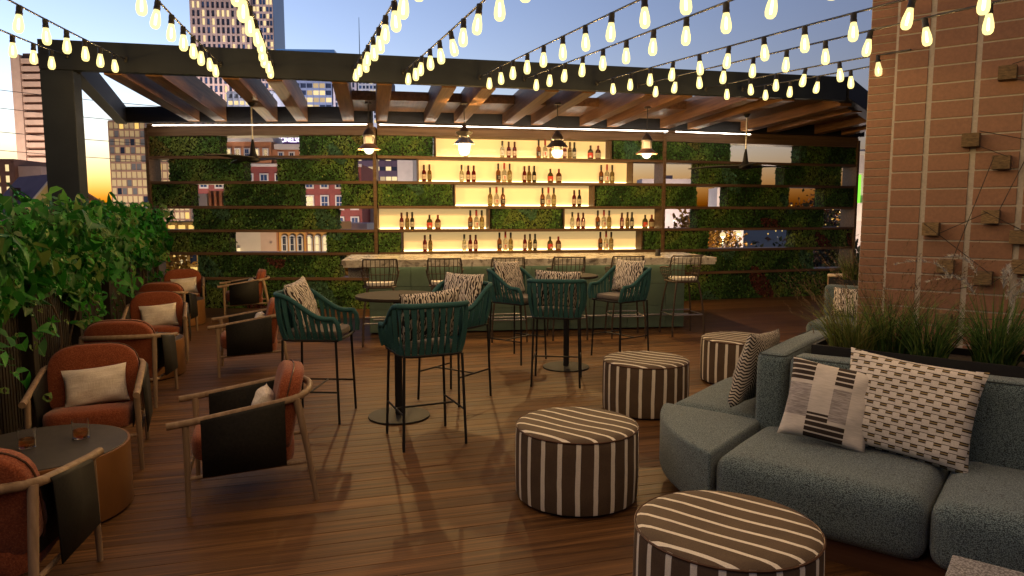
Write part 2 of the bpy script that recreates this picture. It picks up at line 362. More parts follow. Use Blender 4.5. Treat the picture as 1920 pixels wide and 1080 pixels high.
def rbox(name, m, parent, c, size, rz=0, bevel=0, cache={}):
    key = (name, m.name if m else '', tuple(round(q, 3) for q in size), bevel)
    if key not in cache:
        x, y, z = (q/2 for q in size); cache[key] = MB().box(-x, x, -y, y, -z, z).mesh(name, m, bevel=bevel, seg=2)
    o = link(name, cache[key], parent); L = parent.location if parent else Vector((0, 0, 0))
    o.location = Vector(c)-L; o.rotation_euler = (0, 0, rz); return o
def beam(name, m, parent, p, q, w, h, bevel=.004):
    """horizontal-ish beam between two world points, pivot at the middle"""
    p, q = Vector(p), Vector(q); d = q-p; L = d.length
    o = MB().box(-w/2, w/2, -L/2, L/2, -h/2, h/2).build(name, m, parent, bevel=bevel)
    o.location = (p+q)/2-(parent.location if parent else Vector((0, 0, 0)))
    o.rotation_euler = (math.asin(d.z/L), 0, math.atan2(-d.x, d.y)); return o

# ================================================================ shelf wall (three facets)
WP = [Vector((-6.45, 12.70, 0)), Vector((-2.38, 12.55, 0)), Vector((2.88, 13.60, 0)), Vector((7.17, 14.90, 0))]
WS = [0, 4.073, 9.437, 13.919]
def wall_pt(s, back=0., z=0.):
    i = 0 if s < WS[1] else 1 if s < WS[2] else 2
    d = (WP[i+1]-WP[i]).normalized(); n = Vector((-d.y, d.x, 0))
    p = WP[i]+d*(s-WS[i])+n*back; p.z = z; return p, math.atan2(d.y, d.x)
ZR = [3.12, 2.68, 2.24, 1.807, 1.39, .985, .54, .03]          # shelf levels, top to floor
ROWS = [
 [('G',0,1.34),('V',1.34,2.7),('G',2.7,5.1),('L',5.1,8.4),('G',8.4,10.9),('V',10.9,12.49),('G',12.49,13.9)],
 [('V',0,.36),('G',.36,1.76),('V',1.76,2.3),('G',2.3,3.71),('V',3.71,4.79),('L',4.79,8.83),('V',8.83,10.17),('G',10.17,11.63),('V',11.63,12.12),('G',12.12,13.55),('V',13.55,13.9)],
 [('G',0,.78),('V',.78,1.32),('G',1.32,2.75),('V',2.75,3.42),('G',3.42,5.44),('L',5.44,8.08),('G',8.08,10.18),('V',10.18,10.83),('G',10.83,12.29),('V',12.29,13.11),('G',13.11,13.9)],
 [('V',0,.75),('G',.75,3.37),('V',3.37,4.07),('L',4.09,6.1),('G',6.1,7.47),('L',7.47,9.42),('V',9.43,10.17),('G',10.17,13.16),('V',13.16,13.9)],
 [('G',0,1.44),('V',1.44,3.14),('G',3.14,4.51),('L',4.51,9.04),('G',9.04,10.47),('V',10.47,12.44),('G',12.44,13.9)],
 [('V',0,.81),('G',.81,3.42),('V',3.42,4.38),('G',4.38,12.94),('V',12.94,13.9)],
 [('G',0,13.9)]]
wall = empty('shelf_wall', (0, 13, 0), 0, 'long timber shelf wall with planted green panels, lit bottle niches and open gaps behind the bar', 'shelf wall')
M['niche'] = NB('niche_panel').fin((.75, .60, .38), .8, emit=(1, .68, .28), es=.085*KX)
M['niche_led'] = m_emit('niche_led', (1, .70, .33), 1.5)
M['felt'] = m_noise('planter_felt', (.006, .010, .005), (.016, .022, .010), 20, rough=1, bump=.4)
DEP = .34
for zi, z in enumerate(ZR[:-1]):
    for i in range(3):
        p, a = wall_pt((WS[i]+WS[i+1])/2, DEP/2-.015, z)
        rbox('shelf', M['shelf'], wall, p, (WS[i+1]-WS[i]-.062, DEP+.03, .05 if zi else .14), a, .003)
for k, s in enumerate((.0, 4.073, 9.437, 13.919)):
    p, a = wall_pt(max(.03, min(s, 13.89)), DEP/2-.018, 1.59)
    if k in (1, 2): a = (wall_pt(s-.1)[1]+wall_pt(s+.1)[1])/2
    rbox('upright', M['shelf'], wall, p, (.058, DEP+.06, 3.2), a, .003)
def pat(s, z, sd):
    return (math.sin(s*2.1+sd)+math.sin(s*4.7+z*3.1+sd*2.)+math.sin(z*6.3-s*1.7+sd*3.)+math.sin(s*9.1-z*8.+sd))/4
PAL = np.array([(.026, .065, .016), (.055, .120, .026), (.090, .165, .034), (.13, .18, .040), (.10, .034, .024), (.13, .12, .032), (.055, .120, .062)])
def leaf_panel(s0, s1, z0, z1, seed):
    """leaves over the front and both ends of one planted box, local x along the wall, y to the back"""
    W, H_ = s1-s0, z1-z0; rng = np.random.default_rng(seed)
    n1 = int(W*H_*2500); n2 = int(.28*H_*1600)
    x = rng.uniform(.0, W, n1); z = rng.uniform(.0, H_, n1); y = rng.uniform(-.028, .012, n1); nx = np.zeros(n1)
    xe = np.concatenate([np.full(n2, 0.)-rng.uniform(-.02, .015, n2), np.full(n2, W)+rng.uniform(-.02, .015, n2)])
    x = np.concatenate([x, xe]); z = np.concatenate([z, rng.uniform(0, H_, 2*n2)]); y = np.concatenate([y, rng.uniform(0, .28, 2*n2)])
    nx = np.concatenate([nx, np.full(n2, -1.), np.full(n2, 1.)]); n = len(x)
    nrm = np.stack([nx+rng.normal(0, .38, n), np.where(nx == 0, -1., 0)+rng.normal(0, .25, n)-.1, rng.normal(.45, .35, n)], 1)
    nrm /= np.linalg.norm(nrm, axis=1)[:, None]
    dn = np.stack([rng.normal(0, .6, n), rng.normal(-.2, .2, n), -np.ones(n)], 1); dn -= nrm*(dn*nrm).sum(1)[:, None]; dn /= np.linalg.norm(dn, axis=1)[:, None]
    sd = np.cross(nrm, dn)
    S = s0+x; Zw = z0+z
    f = (np.sin(S*2.1)+np.sin(S*4.7+Zw*3.1+2)+np.sin(Zw*6.3-S*1.7+3)+np.sin(S*9.1-Zw*8.))/4
    g_ = (np.sin(S*3.3+1)+np.sin(Zw*5.1+S*1.1)+np.sin(S*6.9+Zw*4.+1.3))/3
    idx = np.where(f < -.25, 0, np.where(f < .12, 1, np.where(f < .42, 2, 3)))
    red = (g_ > .55) & (Zw < 1.6) & ((S > 9.6) | ((S < 4) & (Zw < .9))); idx = np.where(red, 4, idx)
    idx = np.where((g_ > .6) & (Zw > 2.6), 5, idx); idx = np.where((f > .3) & (f < .36) & (Zw < .5) & (S > 9), 5, idx)
    idx = np.where((g_ < -.62), 6, idx)
    u = rng.uniform(0, 1, n); idx = np.where(u < .10, rng.integers(0, 4, n), idx)
    c = PAL[idx]*rng.uniform(.55, 1.5, n)[:, None]
    ln = rng.uniform(.032, .062, n)*np.where(idx == 6, 1.35, 1.); wd = ln*rng.uniform(.26, .42, n)
    P = np.stack([x, y, z], 1)-nrm*.0
    P[:, 2] = np.clip(P[:, 2], .02, H_-.01)
    b = P-dn*ln[:, None]*.4; t = P+dn*ln[:, None]*.6+nrm*(ln*.05)[:, None]; l = P+sd*wd[:, None]+nrm*(wd*.35)[:, None]; r = P-sd*wd[:, None]+nrm*(wd*.35)[:, None]
    V = np.stack([b, l, t, r], 1).reshape(-1, 3); k = np.arange(n)*4
    F = np.concatenate([np.stack([k, k+1, k+2], 1), np.stack([k, k+2, k+3], 1)])
    C = np.concatenate([np.repeat(c, 4, 0), np.ones((4*n, 1))], 1)
    return V, F, C
seed = 100
for ri, row in enumerate(ROWS):
    zt, zb = ZR[ri]-(.026 if ri else .071), ZR[ri+1]+.026
    if ri == 6: zb = .0
    for kind, s0, s1 in row:
        cuts = [s0]+[c for c in (4.073, 9.437) if s0+.05 < c < s1-.05]+[s1]
        for a0, a1 in zip(cuts, cuts[1:]):
            q0, q1 = a0+.03, a1-.03
            if kind == 'G':
                mid = (q0+q1)/2; p, a = wall_pt(mid, .16, (zt+zb)/2)
                gb = rbox('green_panel', M['felt'], wall, p, (q1-q0, .28, zt-zb), a); seed += 1
                V, F, C = leaf_panel(q0, q1, zb, zt, seed)
                V[:, 0] -= (q1-q0)/2; V[:, 1] -= .145; V[:, 2] -= (zt-zb)/2
                o = link('foliage', arr_mesh('foliage', V, F, M['leaf'], C), gb); tag(o, kind='stuff')
            elif kind == 'L':
                p, a = wall_pt((q0+q1)/2, .31, (zt+zb)/2)
                nb = rbox('lit_panel', M['niche'], wall, p, (q1-q0, .02, zt-zb), a)
                rbox('led_strip', M['niche_led'], wall, wall_pt((q0+q1)/2, .285, zb+.012)[0], (q1-q0-.02, .018, .016), a)
    for kind, s0, s1 in row:                      # side cheeks of lit niches and of the gaps at both ends
        if kind == 'L':
            for s in (s0+.018, s1-.018):
                if min(abs(s-c) for c in (4.073, 9.437)) > .06:
                    p, a = wall_pt(s, .15, (zt+zb)/2); rbox('cheek', M['shelf'], wall, p, (.022, .29, zt-zb), a)
p, a = wall_pt(6.755, -.01, 3.215)
rbox('fascia', M['shelf'], wall, wall_pt(2.04, .0, 3.215)[0], (4.0, .05, .045), wall_pt(2)[1]); rbox('fascia', M['shelf'], wall, p, (5.3, .05, .045), a); rbox('fascia', M['shelf'], wall, wall_pt(11.68, .0, 3.215)[0], (4.42, .05, .045), wall_pt(11)[1])
rbox('fascia', M['shelf'], wall, wall_pt(12.52, .0, 3.27)[0], (2.7, .05, .064), wall_pt(11)[1])
rbox('fascia', M['shelf'], wall, wall_pt(2.04, .0, 3.252)[0], (4.0, .046, .026), wall_pt(2)[1]); rbox('fascia', M['shelf'], wall, wall_pt(6.755, -.008, 3.252)[0], (5.3, .046, .026), wall_pt(6)[1]); rbox('fascia', M['shelf'], wall, wall_pt(10.2, .0, 3.252)[0], (1.9, .046, .026), wall_pt(10)[1])
# led line along the head of the wall
led = empty('led_light_line', (0, 13, 3.2), 0, 'thin white light line running under the back beam above the shelf wall', 'light strip')
for s0, s1 in ((.3, 4.0), (4.15, 9.36), (9.5, 11.1)):
    p, a = wall_pt((s0+s1)/2, -.30, 3.20); rbox('light_tube', M['led'], led, p, (s1-s0, .018, .008), a)

# ================================================================ pergola
perg = empty('pergola', (-5.4, 8.2, 0), 0, 'slate steel pergola with paired timber rafters over the bar', 'pergola')
FA, FB = Vector((-5.36, 8.25, 0)), Vector((4.84, 10.51, 0)); fd = (FB-FA).normalized(); fa = math.atan2(fd.y, fd.x)
RB = Vector((7.9, 14.7, 0))
c = (FA+FB)/2+Vector((-fd.y, fd.x, 0))*.06; c.z = 3.495
rbox('front_beam', M['steel'], perg, c, ((FB-FA).length, .12, .33), fa, .006)
pc = FA+fd*.172+Vector((-fd.y, fd.x, 0))*.14
rbox('post', M['steel'], perg, (pc.x, pc.y, 1.664), (.34, .26, 3.328), fa, .006)
LB = Vector((-6.72, 12.45, 0))
beam('side_beam', M['steel_black'], perg, (FA.x+.24, FA.y+.24, 3.47), (LB.x, LB.y, 3.38), .16, .30)
beam('side_beam', M['steel_black'], perg, (FB.x-.02, FB.y+.1, 3.522), (RB.x, RB.y, 3.38), .20, .31)
for i in range(3):
    a_, b_ = wall_pt(WS[i]+.02, -.10)[0], wall_pt(WS[i+1]-.02, -.10)[0]
    if i == 0: a_ = LB
    beam('back_beam', M['steel_black'], perg, (a_.x, a_.y, 3.385), (b_.x, b_.y, 3.385), .14, .26)
rd = Vector((-.1925, .981, 0))
def hit(p, d, a, b):
    e = b-a; den = d.x*e.y-d.y*e.x; t = ((a.x-p.x)*e.y-(a.y-p.y)*e.x)/den; u_ = ((a.x-p.x)*d.y-(a.y-p.y)*d.x)/den; return t, u_
RS = [1.0, 1.46, 2.34, 2.86, 3.66, 4.18, 5.0, 5.52, 6.38, 6.9, 7.8, 8.32, 9.35, 9.9, 11.05, 11.65, 12.75, 13.4]
ends = []
for s in RS:
    b = wall_pt(s, -.19)[0]; t, u_ = hit(b, -rd, FA, FB)
    if u_ > 1: t, u_ = hit(b, -rd, FB, RB)
    f = b-rd*(t-.13); ends.append((f, b))
    beam('rafter', M['rafter'], perg, (f.x, f.y, 3.484), (b.x, b.y, 3.435), .19, .34)
for i in range(4, len(RS)-1):
    (f0, b0), (f1, b1) = ends[i], ends[i+1]; m0, m1 = (b0+b1)/2, (f0+f1)/2
    ln = (m0-m1).length; k = min(1., 1.12/ln) if i < 12 else .985
    w_ = abs((b1-b0).cross(rd).z)-.194; q = m0+(m1-m0).normalized()*ln*k
    beam('ceiling_panel', M['ceiling'], perg, (q.x, q.y, 3.525), (m0.x, m0.y, 3.51), w_, .14, 0)

# ================================================================ bar counter
BA = R(7.4); bx = Vector((math.cos(BA), math.sin(BA), 0)); by = Vector((-math.sin(BA), math.cos(BA), 0))
B0 = Vector((-1.99, 9.86, 0))                                     # left end of the front face
bar = empty('bar_counter', B0, BA, 'long bar counter with sage green tiled front and veined stone top', 'bar')
LBAR = 4.58
MB().box(0, LBAR, .012, 1.0, .02, 1.0).build('body', M['green_body'], bar)
nt, tw = 16, LBAR/16; tme = MB().box(-tw/2+.0025, tw/2-.0025, -.006, .008, -.16, .16).mesh('tile', M['green_tile'], bevel=.002, seg=1)
for r in range(3):
    for i in range(nt): link('tile', tme, bar, (tw*(i+.5), .003, .185+.325*r))
for s in (0, 1):
    o = MB().box(-.004, .004, .02, .99, .03, .99).build('end_panel', M['green_tile'], bar); o.location = (-.004+s*(LBAR+.008), 0, 0)
MB().box(-.36, LBAR+.42, -.16, 1.22, 1.0, 1.062).build('counter_top', M['marble'], bar, bevel=.004)
MB().box(-.30, -.012, .12, .9, .80, .998).build('counter_bracket', M['terrazzo'], bar)
MB().tube([(.05, -.12, .23), (LBAR+.02, -.12, .23)], .016, 8).build('foot_rail', M['metal_grey'], bar, smooth=40)
for i in range(6): MB().tube([(.2+i*.84, -.12, .23), (.2+i*.84, .005, .23)], .010, 6).build('rail_bracket', M['metal_grey'], bar, smooth=40)
MB().box(.0, LBAR, -.05, -.03, .985, .998).build('under_counter_light', M['niche_led'], bar); MB().box(-.34, LBAR+.40, -.158, -.135, .962, .999).build('counter_lip', M['marble'], bar)
# small dark holder on the counter
o = tag(MB().lathe([(.035, 0), (.04, .005), (.036, .09), (.030, .10), (.026, .10)], 14).build('straw_cup', M['cord'], smooth=40), 'small dark cup standing near the right end of the bar top', 'cup')
o.location = B0+bx*4.25+by*.25+Vector((0, 0, 1.0625))

# ================================================================ bottles
def bglass(name, c, tr=.55, rough=.08): return NB(name).fin(c, rough, trans=tr, ior=1.4)
BG = {'clear': bglass('glass_clear', (.45, .44, .34), .75), 'red': bglass('glass_red', (.11, .008, .008), .3), 'black': bglass('glass_whiskey', (.24, .09, .025), .5),
      'white': bglass('glass_gin', (.55, .50, .40), .75), 'gold': bglass('glass_gold', (.28, .20, .07), .6), 'amber': bglass('glass_amber', (.20, .12, .03), .5),
      'dark': bglass('glass_dark', (.025, .022, .014), .2), 'flask': bglass('glass_green', (.09, .085, .025), .45), 'square': bglass('glass_brown', (.12, .042, .018), .45)}
BL = {'clear': (.55, .53, .46), 'red': (.50, .38, .30), 'black': (.012, .010, .012), 'white': (.62, .55, .46), 'gold': (.30, .26, .13), 'amber': (.16, .13, .05), 'dark': (.42, .38, .30), 'flask': (.55, .06, .03), 'square': (.30, .25, .17)}
BC = {'clear': (.03, .03, .03), 'red': (.05, .008, .008), 'black': (.01, .01, .01), 'white': (.30, .02, .02), 'gold': (.015, .012, .012), 'amber': (.04, .02, .01), 'dark': (.012, .01, .01), 'flask': (.02, .015, .012), 'square': (.16, .01, .012)}
WINE = [(.001, 0), (.035, 0), (.037, .01), (.037, .155), (.030, .185), (.016, .205), (.0145, .26)]
SPIR = [(.001, 0), (.040, 0), (.042, .008), (.042, .17), (.036, .195), (.018, .215), (.016, .28)]
FLAS = [(.001, 0), (.050, 0), (.052, .01), (.052, .135), (.040, .165), (.018, .185), (.016, .215)]
SHAPE = {'clear': (WINE, .26, .30, 'clear straw-coloured wine'), 'red': (WINE, .26, .29, 'red wine'), 'amber': (WINE, .26, .30, 'amber wine'), 'dark': (WINE, .26, .30, 'very dark wine'),
         'black': (SPIR, .28, .33, 'black-labelled whiskey'), 'white': (SPIR, .28, .34, 'red-capped clear gin'), 'gold': (SPIR, .28, .33, 'gold-labelled spirit'),
         'flask': (FLAS, .215, .25, 'broad green flask with red-banded'), 'square': (FLAS, .215, .25, 'squat red-capped brown')}
BME = {}
for k, (pr, zc, zt, _) in SHAPE.items():
    R0 = pr[2][0]; lm = NB('label_'+k).fin(BL[k], .7); cm = NB('cap_'+k).fin(BC[k], .45)
    body = MB().lathe(pr, 14).mesh('body', BG[k], smooth=50)
    cap = MB().lathe([(.017, zc-.045), (.0185, zc-.043), (.0185, zt-.003), (.015, zt)], 12).mesh('cap', cm, smooth=40)
    lz0, lz1 = (.045, .125) if pr is not FLAS else (.03, .115)
    lab = MB(); m_ = 9
    for i in range(m_+1):
        g_ = R(-90-62+124*i/m_); lab.v += [((R0+.0012)*math.cos(g_), (R0+.0012)*math.sin(g_), lz0), ((R0+.0012)*math.cos(g_), (R0+.0012)*math.sin(g_), lz1)]
    lab.f = [(2*i, 2*i+2, 2*i+3, 2*i+1) for i in range(m_)]; lab = lab.mesh('label', lm)
    mk = MB()                                       # the printed mark on the label
    if k == 'black':
        for z_ in (.065, .085, .10): mk.box(-.020, .020, -R0-.0024, -R0-.0016, z_, z_+.006)
        mm = M['label_white']
    elif k == 'white': mk.prism([(0, 0)]*3, 0, 0) if 0 else mk.box(-.007, .007, -R0-.003, -R0-.0016, .055, .115).box(-.014, .014, -R0-.0032, -R0-.0018, .088, .098); mm = NB('mark_red').fin((.42, .03, .02), .6)
    elif k == 'flask': mk.box(-.018, .018, -R0-.003, -R0-.0016, .035, .062); mm = M['label_white']
    else: mk.box(-.014, .014, -R0-.003, -R0-.0016, .075, .083); mm = NB('mark_'+k).fin((.10, .06, .03), .6)
    BME[k] = (body, cap, lab, mk.mesh('mark', mm))
BOT = {0: [('clear',5.68),('clear',6.35),('red',6.47),('red',6.58),('black',7.03),('white',7.15),('gold',7.27),('red',7.52),('amber',7.62),('dark',7.71),('flask',8.03),('square',8.18)],
 1: [('red',4.92),('amber',5.02),('clear',5.6),('red',5.72),('red',5.82),('black',6.27),('white',6.38),('gold',6.48),('red',6.76),('amber',6.85),('dark',6.95),('flask',7.26),('square',7.42),('black',8.24),('white',8.35),('gold',8.45)],
 2: [('gold',6.12),('white',6.24),('black',6.36),('black',7.11),('white',7.22),('gold',7.32),('red',7.71),('dark',7.81)],
 3: [('red',4.51),('amber',4.61),('dark',4.7),('flask',5.01),('square',5.16),('black',5.75),('white',5.86),('gold',5.96),('clear',7.68),('red',7.8),('red',7.9),('black',8.19),('white',8.31),('gold',8.41),('red',8.66),('amber',8.77),('dark',8.86),('flask',9.13),('square',9.27)],
 4: [('red',4.92),('amber',5.02),('clear',5.64),('red',5.75),('red',5.85),('black',6.29),('white',6.4),('gold',6.5),('red',6.77),('amber',6.87),('dark',6.97),('flask',7.26),('square',7.42),('black',8.24),('white',8.35),('gold',8.45)]}
ORD = ['first', 'second', 'third', 'fourth', 'fifth', 'sixth', 'seventh', 'eighth', 'ninth', 'tenth', 'eleventh', 'twelfth', 'thirteenth', 'fourteenth', 'fifteenth', 'sixteenth', 'seventeenth', 'eighteenth', 'nineteenth']
for ri, lst in BOT.items():
    for i, (k, s) in enumerate(lst):
        p, a = wall_pt(s, .14+.02*math.sin(i*7.), ZR[ri+1]+.0255)
        b = empty('bottle', p, a+random.uniform(-.3, .3), f'{SHAPE[k][3]} bottle, {ORD[i]} from the left on the {["top", "second", "third", "fourth", "lowest"][ri]} lit shelf', 'bottle', 'bottles on the lit shelves')
        for nme, me in zip(('body', 'cap', 'label', 'mark'), BME[k]): 
            o = link(nme, me, b if nme != 'mark' else o)
        b.scale = (1.03, 1.03, 1.03)
# ================================================================ string lights
STR = {'A': ((-4.29,7.86,3.41),(.145,-.508,-.047),.0008,16), 'B': ((-4.85,7.69,3.41),(.170,-.542,-.060),.0026,16), 'C': ((-3.30,8.10,3.41),(.135,-.488,-.040),.0005,16), 'D': ((-2.71,8.19,3.41),(.151,-.523,-.050),.0002,16),
 'E': ((-1.79,8.41,3.42),(.145,-.511,-.050),.0003,16), 'F': ((-1.21,8.53,3.40),(.142,-.517,-.048),.0005,16), 'G': ((-.27,8.76,3.39),(.141,-.499,-.035),-.0003,17), 'H': ((.30,8.88,3.39),(.139,-.504,-.039),.0001,17),
 'I': ((1.26,9.10,3.38),(.142,-.494,-.033),-.0003,17), 'J': ((1.83,9.23,3.37),(.144,-.491,-.031),-.0003,17), 'K': ((2.79,9.43,3.37),(.133,-.508,-.030),-.0014,6), 'L': ((3.34,9.57,3.38),(.141,-.493,-.038),.0017,5)}
SORD = ['first', 'second', 'third', 'fourth', 'fifth', 'sixth', 'seventh', 'eighth', 'ninth', 'tenth', 'eleventh', 'twelfth']
SLAB = dict(zip('BACDEFGHIJKL', SORD))
bulb_me = MB().lathe([(.001, -.200), (.018, -.198), (.031, -.184), (.0355, -.160), (.033, -.13), (.024, -.090), (.018, -.062)], 10).mesh('bulb', M['bulb'], smooth=60)
sock_me = MB().lathe([(.010, .004), (.020, 0), (.022, -.02), (.021, -.045), (.024, -.05), (.023, -.068), (.001, -.068)], 10).mesh('socket', M['cord'], smooth=40)
M['filament'] = m_emit('filament', (1, .86, .55), 2.2)
fil_me = MB().lathe([(.001, -.175), (.008, -.172), (.010, -.15), (.008, -.10), (.001, -.09)], 8).mesh('filament', M['filament'], smooth=60)
for k, (A, V, c, n) in STR.items():
    A, V = Vector(A), Vector(V)
    def pt(t):
        p = A+V*t; p.z += c*t*t
        if t > 9.5: p.z += .0045*(t-9.5)**2
        return p
    st = empty('string_light', pt(-1), 0, f'string of glowing warm bulbs, {SLAB[k]} from the left along the pergola beam', 'string lights', 'strings of bulbs from the pergola beam')
    o_ = st.location.copy(); pts = []
    if k == 'K': last = 5.75
    elif k == 'L': last = 5.6
    else: last = n+.6
    t = -1.
    while t < last: pts.append(pt(t)-o_); t += .5
    pts.append(pt(last)-o_)
    MB().tube(pts, .008, 6).build('cable', M['cord'], st, smooth=60)
    MB().lathe([(.001, .03), (.02, .03), (.024, -.01), (.016, -.035), (.001, -.035)], 8).build('hook', M['cord'], st, smooth=50)
    for i in range(n):
        b = link('bulb', bulb_me, st, pt(i)-o_, (random.gauss(0, .07), random.gauss(0, .07), random.uniform(0, 6))); link('socket', sock_me, b); link('filament', fil_me, b); lamp(b, (0, 0, -.188), 1.5, (1, .74, .50))

# ================================================================ pendants and fans
M['pend_dark'] = m_noise('pendant_bronze', (.028, .020, .017), (.05, .036, .03), 20, rough=.4, bump=.05, metal=.4)
M['pend_copper'] = m_noise('pendant_copper', (.16, .085, .06), (.24, .13, .095), 20, rough=.35, bump=.05, metal=.6)
M['frost'] = NB('frosted_glass').fin((.62, .58, .55), .35, trans=.6)
def pendant(x, y, zb, style, label):
    p = empty('pendant_lamp', (x, y, zb), 0, label, 'pendant lamp', 'pendant lamps over the bar')
    MB().lathe([(.001, 3.29-zb), (.045, 3.29-zb), (.055, 3.275-zb), (.05, 3.265-zb), (.001, 3.265-zb)], 14).build('canopy', M['pend_dark'], p, smooth=40)
    MB().tube([(0, 0, 3.27-zb), (0, 0, .36)], .006, 6).build('cord', M['cord'], p, smooth=60)
    if style == 'cone':
        MB().lathe([(.004, .40), (.03, .385), (.075, .325), (.082, .30), (.082, .288), (.001, .285)], 20).build('cap', M['pend_dark'], p, smooth=40)
        MB().lathe([(.084, .292), (.086, .288), (.086, .272), (.084, .268)], 20, cap=False).build('collar', M['metal_grey'], p, smooth=40)
        MB().lathe([(.072, .27), (.074, .255), (.074, .17)], 20, cap=False).build('glass_band', M['frost'], p, smooth=40)
        MB().lathe([(.074, .17), (.09, .155), (.16, .095), (.164, .088), (.15, .093), (.08, .148)], 24, cap=False).build('shade', M['pend_copper'], p, smooth=40)
        MB().lathe([(.001, .02), (.03, .026), (.055, .045), (.070, .075), (.074, .10), (.05, .118), (.001, .12)], 18).build('globe', M['globe'], p, smooth=60)
    elif style == 'lantern':
        MB().lathe([(.004, .40), (.03, .37), (.07, .30), (.075, .29), (.001, .285)], 20).build('cap', M['pend_dark'], p, smooth=40)
        MB().lathe([(.125, .288), (.12, .275), (.085, .24), (.08, .22), (.08, .20)], 22, cap=False).build('flared_collar', M['metal_grey'], p, smooth=40)
        MB().lathe([(.082, .205), (.085, .19), (.15, .125), (.158, .115), (.145, .12), (.08, .17)], 24, cap=False).build('shade', M['metal_grey'], p, smooth=40)
        MB().lathe([(.001, -.05), (.04, -.045), (.068, -.02), (.084, .03), (.088, .08), (.088, .118), (.05, .13), (.001, .13)], 18).build('globe', M['globe'], p, smooth=60)
    else:
        MB().lathe([(.004, .40), (.03, .385), (.075, .32), (.085, .29), (.085, .27), (.001, .265)], 20).build('cap', M['pend_dark'], p, smooth=40)
        MB().lathe([(.087, .272), (.089, .268), (.089, .254), (.087, .25)], 20, cap=False).build('collar', M['metal_grey'], p, smooth=40)
        MB().lathe([(.082, .262), (.10, .225), (.16, .165), (.166, .155), (.15, .165), (.085, .22)], 24, cap=False).build('shade', M['pend_dark'], p, smooth=40)
        MB().lathe([(.070, .215), (.072, .20), (.075, .11)], 20, cap=False).build('glass_band', M['frost'], p, smooth=40)
        MB().lathe([(.001, .0), (.035, .008), (.065, .035), (.082, .075), (.084, .10), (.05, .118), (.001, .12)], 18).build('globe', M['globe'], p, smooth=60)
for_pend = None
_old = pendant
def pendant(x, y, zb, style, label):
    _old(x, y, zb, style, label); o = [q for q in COL.objects if q.get('label') == label][0]; lamp(o, (0, 0, .07), 55, (1, .76, .55), .03)
pendant(-2.07, 10.42, 2.53, 'cone', 'copper-shaded glass pendant at the left end over the bar')
pendant(-.69, 10.42, 2.58, 'lantern', 'lantern pendant with a large bright globe, second from the left over the bar')
pendant(.66, 10.5, 2.50, 'dome', 'dark umbrella-shaded pendant, third from the left over the bar')
pendant(2.03, 10.85, 2.50, 'cone', 'copper-shaded glass pendant at the right end over the bar')
def fan(x, y, zh, rz, label):
    f = empty('ceiling_fan', (x, y, zh), rz, label, 'ceiling fan', 'ceiling fans under the pergola')
    MB().lathe([(.001, 3.31-zh), (.05, 3.31-zh), (.055, 3.29-zh), (.03, 3.25-zh), (.014, 3.24-zh)], 14).build('canopy', M['steel_black'], f, smooth=40)
    MB().tube([(0, 0, 3.25-zh), (0, 0, .2)], .013, 8).build('rod', M['metal_grey'], f, smooth=60)
    MB().lathe([(.013, .30), (.02, .27), (.045, .10), (.075, .05), (.10, .02), (.095, -.01), (.05, -.03), (.001, -.035)], 18).build('hub', M['steel_black'], f, smooth=50)
    for k in range(3):
        b = MB(); n = 9
        for i in range(n):
            t = i/(n-1); x_ = .06+.90*t; w_ = .075*(1-.55*t)+.012; zc = .012+.02*math.sin(t*3.1); tw = .10*(1-t)
            for s in (-1, 1): b.v += [(x_, s*w_, zc+s*tw*w_*3+.006), (x_, s*w_, zc+s*tw*w_*3-.006)]
        for i in range(n-1):
            o = 4*i; b.f += [(o, o+4, o+6, o+2), (o+1, o+3, o+7, o+5), (o, o+1, o+5, o+4), (o+2, o+6, o+7, o+3)]
        b.f += [(0, 2, 3, 1), (4*n-4, 4*n-3, 4*n-1, 4*n-2)]
        b.build('blade', M['steel_black'], f, smooth=40, rot=(0, 0, k*2*math.pi/3))
fan(-3.78, 10.5, 2.47, R(8), 'black three-bladed ceiling fan on a rod at the left of the pergola')
fan(3.80, 11.7, 2.44, R(24), 'black three-bladed ceiling fan on a rod at the right of the pergola')

# ================================================================ pillows
def pillow_mesh(name, w, h, t, m, seed=0, n=18):
    rng = np.random.default_rng(seed); ph = rng.uniform(0, 6, 6); b = MB(); idx = {}
    for side in (-1, 1):
        for j in range(n+1):
            for i in range(n+1):
                x, z = 2*i/n-1, 2*j/n-1
                if side == 1 and (i in (0, n) or j in (0, n)): idx[(side, i, j)] = idx[(-1, i, j)]; continue
                X = w/2*x*(1-.075*(1-z*z)*abs(x)); Z = h/2*z*(1-.075*(1-x*x)*abs(z))
                th = t/2*(max(0, (1-x*x)*(1-z*z)))**.42
                wr = .012*(math.sin(5*x+3*z+ph[0])+math.sin(7*z-4*x+ph[1]))*(abs(x*z))**.6*(1-max(abs(x), abs(z))**8)
                idx[(side, i, j)] = len(b.v); b.v.append((X, side*(th+wr*(th > .004)), Z))
    for side in (-1, 1):
        for j in range(n):
            for i in range(n):
                q = [idx[(side, i, j)], idx[(side, i+1, j)], idx[(side, i+1, j+1)], idx[(side, i, j+1)]]
                b.f.append(tuple(q if side == -1 else q[::-1]))
    return b.mesh(name, m, smooth=75)

